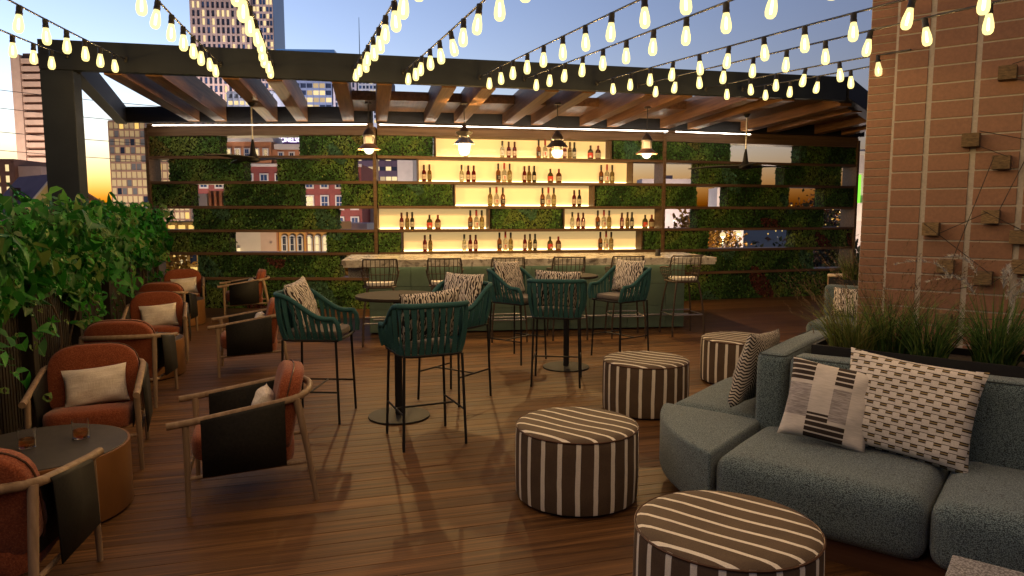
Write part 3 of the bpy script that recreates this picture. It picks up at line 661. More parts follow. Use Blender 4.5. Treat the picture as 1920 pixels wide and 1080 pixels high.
# ================================================================ lounge armchairs
def lounge_chair():
    c = empty('lounge_chair')
    for s in (-1, 1):
        MB().tube([(s*.315, -.33, 0), (s*.31, -.325, .30), (s*.305, -.325, .53)], [.014, .018, .020], 10).build('front_leg', M['oak'], c, smooth=60)
        MB().tube([(s*.30, .37, 0), (s*.295, .32, .35), (s*.29, .27, .62)], [.015, .020, .021], 10).build('rear_leg', M['oak'], c, smooth=60)
        MB().tube([(s*.31, -.32, .215), (s*.295, .335, .24)], .012, 8).build('stretcher', M['oak'], c, smooth=60)
        # leather sling hung over the arm, both sides
        sl = MB(); prof = [(-.045, .26), (-.036, .40), (-.026, .52), (-.018, .535), (0, .543), (.018, .535), (.026, .52), (.034, .38), (.040, .215)]
        for i, (o, z) in enumerate(prof):
            for y, dz in ((-.245, 0), (-.02, .035), (.205, .072)):
                k = .045*(1-abs((y+.02)/.225)) if z < .3 else 0
                sl.v.append((s*(.312+o), y, z+dz*(1 if z > .45 else .25+.75*(z-.2)/.25)+.012+0*k))
        for i in range(len(prof)-1):
            for j in range(2):
                q = 3*i+j; sl.f.append((q, q+1, q+4, q+3))
        o = sl.build('arm_sling', M['leather'], c, smooth=60); md = o.modifiers.new('t', 'SOLIDIFY'); md.thickness = .006; md.offset = 0
    rail = [(-.312, -.42, .525), (-.312, -.30, .538), (-.312, 0, .583), (-.310, .20, .615)]
    arc = [(.31*math.cos(g_), .20+.165*math.sin(g_), .615+.02*math.sin(g_)) for g_ in [math.pi-math.pi*k/10 for k in range(1, 10)]]
    rail = rail+arc+[(-x, y, z) for x, y, z in rail[::-1]]
    MB().tube(rail, .021, 10).build('arm_rail', M['oak'], c, smooth=60)
    MB().tube([(-.30, -.325, .235), (.30, -.325, .235)], .012, 8).build('stretcher', M['oak'], c, smooth=60)
    MB().tube([(-.292, .33, .25), (.292, .33, .25)], .012, 8).build('stretcher', M['oak'], c, smooth=60)
    # seat cushion: rounded plan
    poly = []
    for k in range(28):
        g_ = 2*math.pi*k/28; cx, cy = math.cos(g_), math.sin(g_)
        poly.append((.262*math.copysign(abs(cx)**.45, cx), -.03+.29*math.copysign(abs(cy)**.45, cy)))
    b = MB(); n = len(poly); rings = [(.90, .245), (.985, .262), (1.0, .30), (1.0, .345), (.975, .372), (.90, .385), (.55, .395)]
    for sc_, z in rings: b.v += [(x*sc_, -.03+(y+.03)*sc_, z-.035*(y+.03)/.29) for x, y in poly]
    for i in range(len(rings)-1): b.f += [(i*n+k, i*n+(k+1) % n, (i+1)*n+(k+1) % n, (i+1)*n+k) for k in range(n)]
    b.f += [tuple(range(n-1, -1, -1)), tuple((len(rings)-1)*n+k for k in range(n))]
    b.build('seat_cushion', M['terracotta'], c, smooth=50)
    # back cushion: stadium seen from the front, gently curved in plan
    pol = []; BZ = .535
    for k in range(32):
        g_ = 2*math.pi*k/32; cx, cy = math.cos(g_), math.sin(g_)
        e = .62 if cy > 0 else .42
        pol.append((.285*math.copysign(abs(cx)**e, cx), .235*math.copysign(abs(cy)**e, cy)))
    b = MB(); n = len(pol); rings = [(.55, -.066), (.93, -.060), (.99, -.045), (1.0, 0), (1.0, .04), (.985, .055), (.93, .064), (.5, .066)]
    for sc_, d in rings:
        for x, z in pol:
            X, Z = x*sc_, z*sc_; Y = d-.30*X*X; b.v.append((X, .225+Y+(Z)*.20, BZ+Z-Y*.18))
    for i in range(len(rings)-1): b.f += [(i*n+k, i*n+(k+1) % n, (i+1)*n+(k+1) % n, (i+1)*n+k) for k in range(n)]
    b.f += [tuple(range(n-1, -1, -1)), tuple((len(rings)-1)*n+k for k in range(n))]
    bc = b.build('back_cushion', M['terracotta'], c, smooth=50)
    edge = [Vector(b.v[3*n+k]) for k in range(n)]
    MB().tube([p+(p-Vector((0, .225, BZ)))*.012 for p in edge], .0045, 5, closed=True).build('piping', M['walnut'], bc, smooth=60)
    return c
proto = lounge_chair()
lin_me = pillow_mesh('pillow', .40, .27, .13, M['linen'], 3)
row = ['nearest', 'middle', 'farthest']
CH = []
for g_ in range(3):
    CH.append((('A', [(-2.26, 2.94), (-3.50, 6.38), (-4.82, 9.82)][g_], -167.3, False, f'terracotta armchair with its back to the viewer in the {row[g_]} lounge group by the hedge'),
               ('B', [(-2.89, 4.77), (-4.14, 8.18), (-5.42, 11.62)][g_], 23, True, f'terracotta armchair facing the viewer with a pale pillow in the {row[g_]} lounge group'),
               ('C', [(-1.615, 4.25), (-2.835, 7.64), (-4.42, 11.72)][g_], -70.8, True, f'terracotta armchair seen from the side facing the hedge in the {row[g_]} lounge group')))
first = True
for gi, grp in enumerate(CH):
    for nm, (x, y), ang, pil, lab in grp:
        c = proto if first else copy_tree(proto); first = False
        c.location = (x, y, 0); c.rotation_euler = (0, 0, R(ang)); tag(c, lab, 'armchair', 'terracotta armchairs along the hedge')
        if pil:
            p = link('pillow', lin_me); T = Matrix.Translation((x, y, 0)) @ Matrix.Rotation(R(ang), 4, 'Z') @ Matrix.Translation((.02, .075, .505)) @ Matrix.Rotation(R(-16), 4, 'X') @ Matrix.Rotation(R(-4), 4, 'Y')
            p.matrix_world = T
            tag(p, f'pale linen pillow on the {"viewer-facing" if nm == "B" else "side-on"} armchair of the {row[gi]} lounge group', 'pillow', 'pale lumbar pillows on the armchairs')
# ---- drum tables and tumblers
def drum():
    t = empty('drum_table')
    MB().lathe([(.001, .0), (.435, .0), (.44, .006), (.44, .012)], 48).build('base_ring', M['steel_black'], t, smooth=40)
    MB().lathe([(.445, .012), (.45, .016), (.45, .374), (.448, .381), (.436, .381)], 56, cap=False).build('drum', M['brass'], t, smooth=40)
    MB().lathe([(.436, .372), (.436, .384), (.433, .387), (.001, .387)], 56, cap=True).build('top', M['table_top'], t, smooth=40)
    return t
dr = drum(); DT = [(-2.67, 3.90), (-3.94, 7.36), (-5.20, 10.80)]
for i, (x, y) in enumerate(DT):
    d = dr if i == 0 else copy_tree(dr); d.location = (x, y, 0)
    tag(d, f'round brass drum table with a dark top in the {row[i]} lounge group', 'side table', 'brass drum tables')
def tumbler_parts():
    n = 24; b = MB(); prof = [(.001, .0), (.034, .0), (.038, .004), (.041, .10), (.0395, .10), (.036, .012), (.001, .010)]
    for r, z in prof:
        for k in range(n):
            rr = r*(1+(.022 if k % 2 and .003 < z < .075 and r > .037 else 0)); g_ = 2*math.pi*k/n; b.v.append((rr*math.cos(g_), rr*math.sin(g_), z))
    for i in range(len(prof)-1): b.f += [(i*n+k, i*n+(k+1) % n, (i+1)*n+(k+1) % n, (i+1)*n+k) for k in range(n)]
    return b.mesh('glass', M['glass'], smooth=30), MB().lathe([(.001, .0125), (.0345, .0125), (.0365, .045), (.001, .045)], 20).mesh('drink', M['whisky'], smooth=40)
gme, dme = tumbler_parts()
for x, y, lab in ((-2.53, 4.05, 'ribbed tumbler with amber drink in the middle of the nearest drum table'), (-2.73, 3.88, 'ribbed tumbler at the left of the nearest drum table'), (-3.75, 7.33, 'ribbed tumbler on the middle drum table'), (-5.12, 10.98, 'ribbed tumbler on the farthest drum table')):
    t = empty('tumbler', (x, y, .3875), 0, lab, 'glass', 'tumblers on the drum tables'); link('glass', gme, t); link('drink', dme, t); t.scale = (1.12, 1.12, 1.12)
# ================================================================ teal rope bar stools
def upath(hw, yf, yb, rc, n=60):
    """open U in plan: left front -> back -> right front, with rounded back corners; returns points by arc length"""
    raw = []
    for i in range(21): raw.append((-hw, yf+(yb-rc-yf)*i/20))
    for i in range(1, 13): g_ = math.pi-math.pi/2*i/12; raw.append((-hw+rc+rc*math.cos(g_), yb-rc+rc*math.sin(g_)))
    for i in range(1, 21): raw.append((-hw+rc+(2*hw-2*rc)*i/20, yb))
    for i in range(1, 13): g_ = math.pi/2-math.pi/2*i/12; raw.append((hw-rc+rc*math.cos(g_), yb-rc+rc*math.sin(g_)))
    for i in range(1, 21): raw.append((hw, yb-rc+(yf-yb+rc)*i/20))
    L = [0]
    for a, b in zip(raw, raw[1:]): L.append(L[-1]+math.dist(a, b))
    def at(t):
        d = t*L[-1]
        for i in range(len(L)-1):
            if L[i+1] >= d-1e-9:
                f = (d-L[i])/max(1e-9, L[i+1]-L[i]); return (raw[i][0]+(raw[i+1][0]-raw[i][0])*f, raw[i][1]+(raw[i+1][1]-raw[i][1])*f)
        return raw[-1]
    return at
def sstep(a, b, x): x = min(1, max(0, (x-a)/(b-a))); return x*x*(3-2*x)
def rope_stool():
    c = empty('rope_bar_stool')
    lo, hi = upath(.235, -.235, .235, .10), upath(.275, -.225, .285, .14)
    def zt(t): u_ = 1-abs(2*t-1); return .865+.185*sstep(.10, .62, u_)
    top = [(*hi(i/48), zt(i/48)) for i in range(49)]
    pre = [(-.245, -.262, .695), (-.262, -.262, .76), (-.272, -.25, .83)]
    rail = pre+top+[(-x, y, z) for x, y, z in pre[::-1]]
    MB().tube(rail, .021, 8).build('top_rail', M['rope'], c, smooth=60)
    base = [(*lo(i/40), .685) for i in range(41)]
    MB().tube(base+[(0, -.25, .685)], .012, 8, closed=True).build('seat_frame', M['steel_black'], c, smooth=60)
    N = 27
    for i in range(N):
        t = (i+.5)/N; a = Vector((*lo(t), .69)); b = Vector((*hi(t), zt(t)+.004)); t2 = .02
        e = Vector((*hi(min(1, t+t2)), 0))-Vector((*hi(max(0, t-t2)), 0)); e = e.normalized(); nrm = (b-a).cross(e).normalized()
        m = MB(); K = 7; sk = random.uniform(-.008, .008)
        for j in range(K):
            f = j/(K-1); p = a.lerp(b, f)+nrm*(.012*math.sin(f*math.pi))+e*sk*math.sin(f*math.pi); tw = .9*math.sin(f*math.pi*1.0)*(1 if i % 2 else -1)
            w_ = .0212-.006*math.sin(f*math.pi); th = .0065
            ee = e*math.cos(tw)+nrm*math.sin(tw); nn = nrm*math.cos(tw)-e*math.sin(tw)
            m.v += [tuple(p+ee*w_+nn*th), tuple(p-ee*w_+nn*th), tuple(p-ee*w_-nn*th), tuple(p+ee*w_-nn*th)]
        for j in range(K-1):
            for k in range(4): m.f.append((4*j+k, 4*j+(k+1) % 4, 4*j+4+(k+1) % 4, 4*j+4+k))
        m.build('strap', M['rope'], c, smooth=80)
    poly = []
    for k in range(24):
        g_ = 2*math.pi*k/24; cx, cy = math.cos(g_), math.sin(g_); poly.append((.215*math.copysign(abs(cx)**.4, cx), -.015+.225*math.copysign(abs(cy)**.4, cy)))
    b = MB(); rings = [(.94, .695), (1, .71), (1, .735), (.97, .752), (.6, .760)]; n = len(poly)
    for s_, z in rings: b.v += [(x*s_, y*s_, z) for x, y in poly]
    for i in range(len(rings)-1): b.f += [(i*n+k, i*n+(k+1) % n, (i+1)*n+(k+1) % n, (i+1)*n+k) for k in range(n)]
    b.f += [tuple(range(n-1, -1, -1)), tuple((len(rings)-1)*n+k for k in range(n))]
    b.build('seat_cushion', M['cushion_grey'], c, smooth=50)
    def leg(x, y, z): f = z/.68; return (x*(.238-.02*f), y*(.238-.02*f), z)
    for sx in (-1, 1):
        for sy in (-1, 1): MB().tube([leg(sx, sy, 0), leg(sx, sy, .683)], .0105, 8).build('leg', M['steel_black'], c, smooth=60)
        MB().tube([leg(sx, -1, .26), leg(sx, 1, .26)], .0075, 6).build('stretcher', M['steel_black'], c, smooth=60)
    MB().tube([(-.228, .0, .26), (.228, .0, .26)], .0075, 6).build('stretcher', M['steel_black'], c, smooth=60)
    return c
ps = rope_stool(); zeb_me = pillow_mesh('pillow', .46, .40, .15, M['zebra'], 5)
def face(fx, fy): return math.atan2(fx, -fy)
ST = [((-1.62, 5.85), (1, -.06), 'teal rope bar stool facing right at the left high table', 'left stool'),
      ((-.655, 5.24), (-.41, .91), 'teal rope bar stool with its back to the viewer at the left high table', 'back-turned stool'),
      ((-.53, 6.44), (-.56, -.83), 'teal rope bar stool on the far right of the left high table', 'far right stool'),
      ((.065, 8.17), (.78, -.62), 'teal rope bar stool on the far left of the right high table', 'far left stool'),
      ((.455, 7.06), (.12, .99), 'teal rope bar stool with its back to the viewer at the right high table', 'back-turned stool'),
      ((1.29, 8.36), (-.80, -.60), 'teal rope bar stool facing left at the right high table', 'right stool')]
for i, ((x, y), (fx, fy), lab, sh) in enumerate(ST):
    c = ps if i == 0 else copy_tree(ps); a = face(fx, fy); c.location = (x, y, 0); c.rotation_euler = (0, 0, a); tag(c, lab, 'bar stool', 'teal rope bar stools')
    p = link('pillow', zeb_me); p.matrix_world = Matrix.Translation((x, y, 0)) @ Matrix.Rotation(a, 4, 'Z') @ Matrix.Translation((random.uniform(-.015, .015), .125, .958)) @ Matrix.Rotation(R(-17), 4, 'X') @ Matrix.Rotation(R(random.uniform(-5, 5)), 4, 'Y')
    tag(p, f'black and cream brushstroke pillow on the {sh} of the {"left" if i < 3 else "right"} high table', 'pillow', 'brushstroke pillows on the bar stools')
def high_table():
    t = empty('high_table')
    MB().lathe([(.001, 1.005), (.335, 1.005), (.342, 1.010), (.342, 1.024), (.338, 1.030), (.001, 1.030)], 48).build('top', M['bar_top'], t, smooth=40)
    MB().lathe([(.032, .018), (.032, 1.004)], 20).build('column', M['steel_black'], t, smooth=40)
    MB().lathe([(.001, 0), (.255, 0), (.258, .006), (.255, .014), (.05, .020), (.001, .020)], 48).build('foot', M['steel_black'], t, smooth=40)
    return t
ht = high_table()
for i, (x, y, lab) in enumerate(((-.95, 5.83, 'round dark high table on a disc foot, nearer of the two, at left'), (.60, 7.74, 'round dark high table on a disc foot, farther of the two, near the bar'))):
    t = ht if i == 0 else copy_tree(ht); t.location = (x, y, 0); tag(t, lab, 'high table', 'round high tables')

# ================================================================ wicker stools at the bar
def wicker_stool():
    c = empty('wicker_bar_stool'); P_ = upath(.225, -.20, .20, .15)
    def prof(t):                       # outward flare and top height along the rim
        u_ = 1-abs(2*t-1)
        z = .935+.02*sstep(0, .2, u_)+.165*sstep(.44, .58, u_); k = 1.0+.10*sstep(.5, .1, u_) if u_ < .5 else 1.0
        return z, k
    def pnt(t, f):
        x, y = P_(t); z, k = prof(t); zb = .765; zz = zb+(z-zb)*f; kk = .86+.14*min(1, f*1.6)+(k-1)*f; x *= kk; y = y*kk
        u_ = 1-abs(2*t-1)
        if u_ > .6: y += .05*f; x *= 1+.05*math.sin(f*math.pi*.5)
        return (x, y, zz)
    n = 44
    MB().tube([pnt(i/n, 1) for i in range(n+1)], .010, 6).build('rim', M['wicker'], c, smooth=60)
    g_ = MB()
    for i in range(0, 21):
        t = i/20; g_.tube([pnt(t, f/5) for f in range(6)], .0052, 4, cap=False)
    for f in (.0, .22, .45, .72): g_.tube([pnt(i/n, f) for i in range(n+1)], .0052, 4, cap=False)
    g_.build('wicker_shell', M['wicker'], c, smooth=60)
    fr = [(*P_(i/24), .755) for i in range(25)]; MB().tube([(x*.88, y*.9, z) for x, y, z in fr]+[(0, -.19, .755)], .011, 6, closed=True).build('seat_ring', M['wicker'], c, smooth=60)
    b = MB(); poly = []
    for k in range(24):
        q = 2*math.pi*k/24; cx, cy = math.cos(q), math.sin(q); poly.append((.185*math.copysign(abs(cx)**.6, cx), -.0+.175*math.copysign(abs(cy)**.6, cy)))
    rings = [(.9, .768), (1, .78), (1, .80), (.95, .815), (.5, .822)]; m = len(poly)
    for s_, z in rings: b.v += [(x*s_, y*s_, z) for x, y in poly]
    for i in range(len(rings)-1): b.f += [(i*m+k, i*m+(k+1) % m, (i+1)*m+(k+1) % m, (i+1)*m+k) for k in range(m)]
    b.f += [tuple(range(m-1, -1, -1)), tuple((len(rings)-1)*m+k for k in range(m))]
    b.build('seat_cushion', M['cushion_white'], c, smooth=50)
    for sx in (-1, 1):
        for sy in (-1, 1):
            pts = []; rad = []
            for k in range(33):
                f = k/32; pts.append((sx*(.235-.075*f**2), sy*(.215-.06*f**2), .755*f)); rad.append(.0115+(.0028 if k % 2 else 0))
            MB().tube(pts, rad, 7).build('leg', M['wicker'], c, smooth=70)
        MB().tube([(sx*.226, -.207, .30), (sx*.226, .207, .30)], .008, 6).build('stretcher', M['metal_grey'], c, smooth=60)
    for sy in (-1, 1): MB().tube([(-.226, sy*.207, .30+.02*(sy < 0)), (.226, sy*.207, .30+.02*(sy < 0))], .009, 6).build('footrest', M['metal_grey'], c, smooth=60)
    return c
ws = wicker_stool()
for i in range(6):
    x, y = -1.71+.822*i, 9.17+.152*i; c = ws if i == 0 else copy_tree(ws); c.location = (x, y, 0); c.rotation_euler = (0, 0, math.pi+BA+R([3, -2, 2, 0, -3, 4][i]))
    tag(c, f'brown wicker bar stool with a white seat pad, {ORD[i]} from the left along the bar', 'bar stool', 'wicker stools along the bar')

# ================================================================ ottomans
def ottoman_mesh():
    r, h = .367, .45; prof = [(.001, .012), (r-.02, .012), (r-.004, .02), (r, .035), (r+.003, .13), (r+.004, .24), (r+.002, .36), (r, h-.03), (r-.006, h-.010), (r-.02, h-.001), (r-.05, h+.005), (r-.14, h+.007), (.12, h+.003), (.001, h+.001)]
    return MB().lathe(prof, 72).mesh('body', M['stripes'], smooth=35)
ome = ottoman_mesh(); pipe = MB().tube([(.366*math.cos(g_), .366*math.sin(g_), .437) for g_ in [2*math.pi*k/64 for k in range(64)]], .005, 5, closed=True).mesh('piping', M['walnut'], smooth=60)
gl = MB().lathe([(.001, 0), (.33, 0), (.33, .014), (.001, .014)], 40).mesh('glide', M['steel_black'])
for i, (x, y, a, lab) in enumerate(((.87, 2.76, 90-38, 'striped brown drum ottoman in the foreground, cut by the bottom of the picture'), (.39, 4.16, 90-39, 'striped brown drum ottoman standing alone in the middle of the deck'), (1.16, 6.05, 90-36, 'striped brown drum ottoman just behind the middle one'), (2.30, 7.11, 90-38, 'striped brown drum ottoman half hidden behind the sofa'))):
    o = empty('ottoman', (x, y, 0), R(a), lab, 'ottoman', 'striped drum ottomans'); link('body', ome, o); link('piping', pipe, o); link('glide', gl, o)

# ================================================================ sectional sofa (frame follows the tiled wall)
SA = math.atan2(-.62, .785); K0 = Vector((1.53, 4.25, 0))
sofa = empty('sectional_sofa', K0, SA, 'grey-green boucle sectional sofa with a chamfered corner and low brown plinth', 'sofa')
def cushion(name, poly, z0, z1, bv=.07, seg=4, parent=sofa):
    m = MB().prism(poly, z0, z1); o = m.build(name, M['boucle'], parent, smooth=70, bevel=bv, seg=seg)
    return o
def rect(x0, x1, y0, y1): return [(x0, y0), (x1, y0), (x1, y1), (x0, y1)]
def soft(name, x0, x1, y0, y1, z0, z1, r, parent=sofa, crown=.010, seed=0, axis='z', seam=True):
    """upholstered block: rounded box with a crowned, slightly rumpled face and a piped seam"""
    nx, ny, nz = 16, 14, 10; b = MB(); idx = {}; c = Vector(((x0+x1)/2, (y0+y1)/2, (z0+z1)/2)); h = Vector(((x1-x0)/2, (y1-y0)/2, (z1-z0)/2)); rng = random.Random(seed); ph = [rng.uniform(0, 6) for _ in range(6)]
    def put(i, j, k):
        if (i, j, k) in idx: return idx[(i, j, k)]
        e = lambda q, n: math.copysign(abs(2*q/n-1)**.75, 2*q/n-1)
        u_ = Vector((e(i, nx), e(j, ny), e(k, nz))); p = Vector((u_.x*h.x, u_.y*h.y, u_.z*h.z)); inn = Vector([max(-h[a]+r, min(h[a]-r, p[a])) for a in range(3)]); d = p-inn
        if d.length > 1e-6: p = inn+d.normalized()*r
        wob = .005*(math.sin(7*p.x+ph[0])*math.sin(6*p.y+ph[1])+math.sin(11*p.z+5*p.x+ph[2])*.6)
        if axis == 'z': p.z += (crown*(1-u_.x**2)*(1-u_.y**2)+wob)*(1 if u_.z > .9 else 0); p.y -= (crown*.8*(1-u_.x**2)*(1-u_.z**2)+wob*.6)*(1 if u_.y < -.9 else 0)
        else: p.y -= (crown*(1-u_.x**2)*(1-u_.z**2)+wob)*(1 if u_.y < -.9 else 0); p.z += wob*(1 if u_.z > .9 else 0); p.x -= (crown*(1-u_.y**2)*(1-u_.z**2))*(1 if u_.x < -.9 else 0)
        idx[(i, j, k)] = len(b.v); b.v.append(tuple(c+p)); return idx[(i, j, k)]
    for i in range(nx):
        for j in range(ny):
            b.f.append((put(i, j, nz), put(i+1, j, nz), put(i+1, j+1, nz), put(i, j+1, nz))); b.f.append((put(i, j+1, 0), put(i+1, j+1, 0), put(i+1, j, 0), put(i, j, 0)))
    for i in range(nx):
        for k in range(nz):
            b.f.append((put(i, 0, k), put(i+1, 0, k), put(i+1, 0, k+1), put(i, 0, k+1))); b.f.append((put(i, ny, k+1), put(i+1, ny, k+1), put(i+1, ny, k), put(i, ny, k)))
    for j in range(ny):
        for k in range(nz):
            b.f.append((put(0, j, k+1), put(0, j+1, k+1), put(0, j+1, k), put(0, j, k))); b.f.append((put(nx, j, k), put(nx, j+1, k), put(nx, j+1, k+1), put(nx, j, k+1)))
    o = b.build(name, M['boucle'], parent, smooth=80)
    if seam:
        q = r*.33; pts = []
        for cx, cy, a0 in ((x1-r, y1-r, 0), (x0+r, y1-r, 90), (x0+r, y0+r, 180), (x1-r, y0+r, 270)):
            for s_ in range(5): g_ = R(a0+22.5*s_); pts.append((cx+(r-q)*math.cos(g_), cy+(r-q)*math.sin(g_), z1-q+.001))
        if axis == 'z': pts = [(x, y, z) for x, y, z in pts]
        MB().tube(pts, .004, 5, closed=True).build('seam', M['seam'], o, smooth=60)
    return o
M['seam'] = NB('dark_seam').fin((.035, .048, .05), .9)
soft('seat', .004, 1.0, -.76, .06, .105, .425, .085, seed=1, seam=False); soft('seat', 1.008, 2.05, -.76, .06, .105, .425, .085, seed=2, seam=False)
cushion('corner_seat', [(-.66*(1-q)**2-2*q*(1-q)*.50-.006*q*q, -2*q*(1-q)*.50-.76*q*q) for q in [k/10 for k in range(11)]]+[(-.006, .05), (-.66, .05)], .105, .43, .07, 5)
soft('seat', -.66, -.006, .062, 1.15, .105, .425, .08, seed=3, seam=False)
soft('back', .15, 1.02, .005, .20, .32, .86, .05, seed=4, axis='y'); soft('back', 1.03, 2.05, .005, .20, .32, .86, .05, seed=5, axis='y'); soft('back', -.055, .138, .0, 1.15, .32, .86, .05, seed=6, axis='y')
MB().prism([(-.61, 1.12), (-.61, -.03), (-.02, -.70), (2.02, -.70), (2.02, .215), (.15, .215), (.15, 1.12)], 0, .11).build('plinth', M['walnut'], sofa)
def on_sofa(name, me, loc, rx, ry, rz, lab, cat='pillow'):
    o = link(name, me); o.matrix_world = Matrix.Translation(K0) @ Matrix.Rotation(SA, 4, 'Z') @ Matrix.Translation(loc) @ Matrix.Rotation(R(rz), 4, 'Z') @ Matrix.Rotation(R(rx), 4, 'X') @ Matrix.Rotation(R(ry), 4, 'Y')
    return tag(o, lab, cat)
on_sofa('pillow', pillow_mesh('pillow', .66, .53, .20, M['basket'], 11, 24), (.80, -.135, .68), -17, 4, -4, 'large cream pillow with a black and tan woven check on the sofa')
on_sofa('pillow', pillow_mesh('pillow', .45, .45, .17, M['bands'], 12, 24), (.43, -.20, .655), -20, 7, 10, 'pale grey pillow with dark brown banded stripes at the sofa corner')
on_sofa('pillow', pillow_mesh('pillow', .56, .50, .17, M['herring'], 13, 22), (-.165, .34, .69), -13, -4, -90, 'black and cream herringbone pillow on the left seat of the sofa')
# terrazzo low table, bottom right corner
lt = empty('low_table', (1.69, 2.60, 0), SA, 'grey terrazzo block table at the lower right corner in front of the sofa', 'table')
MB().box(0, 1.1, -.75, 0, .33, .40).build('top', M['terrazzo'], lt, bevel=.006); MB().box(.12, .98, -.63, -.12, 0, .33).build('base', M['terrazzo'], lt)

# ================================================================ planter and grasses
plant = empty('planter_box', K0, SA, 'long black planter box behind the sofa back', 'planter')
m = MB(); x0, x1, y0, y1 = .215, 2.6, .225, .66
for a in ((x0, x1, y0, y0+.02), (x0, x1, y1-.02, y1), (x0, x0+.02, y0+.02, y1-.02), (x1-.02, x1, y0+.02, y1-.02)): m.box(*a, 0, .90)
m.build('box', M['steel_black'], plant); MB().box(x0+.02, x1-.02, y0+.02, y1-.02, .7, .86).build('soil', M['soil'], plant)
def blades(n, rad, h0, h1, lean, w0, cols, seed, droop=.5, nseg=5):
    rng = np.random.default_rng(seed); a = rng.uniform(0, 2*np.pi, n); r = rad*np.sqrt(rng.uniform(0, 1, n)); L = rng.uniform(h0, h1, n)
    az = a+rng.normal(0, .7, n); th = np.abs(rng.normal(lean, lean*.5, n)); cb = np.array(cols)[rng.integers(0, len(cols), n)]*rng.uniform(.6, 1.3, n)[:, None]
    V = []; C = []; d = np.stack([np.cos(az), np.sin(az)], 1); sd = np.stack([-np.sin(az), np.cos(az)], 1); fl = rng.uniform(0, np.pi, n)
    sv_ = np.stack([np.cos(fl), np.sin(fl)], 1)
    x = r*np.cos(a); y = r*np.sin(a); z = np.zeros(n); ang = th.copy()
    for i in range(nseg+1):
        f = i/nseg; w_ = w0*(1-f*.92)
        V.append(np.stack([x+sv_[:, 0]*w_, y+sv_[:, 1]*w_, z], 1)); V.append(np.stack([x-sv_[:, 0]*w_, y-sv_[:, 1]*w_, z], 1))
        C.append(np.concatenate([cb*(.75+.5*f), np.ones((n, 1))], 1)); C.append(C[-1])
        st = L/nseg; x = x+d[:, 0]*np.sin(ang)*st; y = y+d[:, 1]*np.sin(ang)*st; z = z+np.cos(ang)*st; ang = ang+droop/nseg*rng.uniform(.5, 1.6, n)
    V = np.stack(V, 1); C = np.stack(C, 1); m2 = 2*(nseg+1); base = np.arange(n)*m2
    F = np.concatenate([np.stack([base+2*i, base+2*i+1, base+2*i+3, base+2*i+2], 1) for i in range(nseg)])
    return V.reshape(-1, 3), F, C.reshape(-1, 4), np.stack([x, y, z], 1), d
GC = [(.042, .095, .022), (.068, .130, .030), (.10, .145, .038), (.030, .066, .018)]
GY = [(.13, .16, .035), (.09, .13, .03), (.17, .17, .05)]
GB = [(.085, .060, .032), (.06, .05, .025), (.05, .06, .02), (.11, .075, .04)]
def grass(name, s, yl, lab, seed, kind):
    p = K0+Vector((math.cos(SA), math.sin(SA), 0))*s+Vector((-math.sin(SA), math.cos(SA), 0))*yl
    o = empty(name, (p.x, p.y, .86), 0, lab, 'grass plant', 'grasses in the planter')
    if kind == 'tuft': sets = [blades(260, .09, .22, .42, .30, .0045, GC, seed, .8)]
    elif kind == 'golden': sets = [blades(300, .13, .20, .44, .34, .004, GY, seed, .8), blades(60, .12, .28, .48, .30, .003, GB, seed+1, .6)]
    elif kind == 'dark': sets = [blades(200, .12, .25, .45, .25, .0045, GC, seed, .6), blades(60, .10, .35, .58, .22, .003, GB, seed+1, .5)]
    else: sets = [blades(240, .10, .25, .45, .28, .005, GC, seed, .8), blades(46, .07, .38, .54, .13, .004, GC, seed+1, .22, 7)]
    for k, (V, F, C, tip, d) in enumerate(sets):
        tag(link('blades' if k == 0 else 'stalks', arr_mesh('blades', V, F, M['grass'], C), o), kind='stuff')
    if kind in ('plume', 'dark', 'golden'):
        V, F, C, tip, d = sets[-1]; rng = np.random.default_rng(seed+5); Vs, Cs = [], []
        heads = range(len(tip)) if kind != 'plume' else range(12)
        for i in heads:
            if kind == 'plume': nb, Lh = 150, .30
            else: nb, Lh = 26, .16
            dd = d[i]; t = rng.uniform(0, 1, nb); ax = np.stack([dd[0]*(.45+.5*t), dd[1]*(.45+.5*t), 1-.75*t*(kind == 'plume')], 1)
            pos = tip[i]+ax*(t*Lh)[:, None]-np.array([0, 0, .10]); out = rng.normal(0, 1, (nb, 3)); out /= np.linalg.norm(out, axis=1)[:, None]
            ln = (.055*(1-t*.6) if kind == 'plume' else .022*(1-t*.5))[:, None]; e = pos+(ax*.6+out*.55)*ln; sd_ = rng.normal(0, 1, (nb, 3)); sd_ *= (.0028 if kind == 'plume' else .003)/np.linalg.norm(sd_, axis=1)[:, None]
            Vs.append(np.stack([pos-sd_, pos+sd_, e], 1).reshape(-1, 3)); cc = np.array((.33, .33, .32) if kind == 'plume' else (.13, .085, .05))*rng.uniform(.6, 1.3, (nb, 1)); Cs.append(np.repeat(np.concatenate([cc, np.ones((nb, 1))], 1), 3, 0))
        V = np.concatenate(Vs); C = np.concatenate(Cs); F = np.arange(len(V)).reshape(-1, 3)
        tag(link('seed_heads', arr_mesh('seed_heads', V, F, M['plume'], C), o), kind='stuff')
grass('feather_grass', .40, .44, 'golden green grass clump with brown seed heads at the left end of the planter', 31, 'golden')
grass('feather_grass', .60, .50, 'dark grass with tall brown seed heads beside the golden clump', 41, 'dark')
grass('grass_tuft', .82, .40, 'short dark green grass tuft left of the silver plumes', 51, 'tuft')
grass('pampas_grass', 1.13, .46, 'tall grass with pale silver plumes in the middle of the planter', 61, 'plume')
grass('grass_tuft', 1.42, .40, 'short grass tuft right of the silver plumes', 71, 'tuft')
grass('grass_tuft', 1.68, .45, 'bushy green grass tuft at the right edge of the picture', 81, 'tuft')
grass('grass_tuft', 2.02, .44, 'grass tuft at the far right end of the planter', 91, 'tuft')

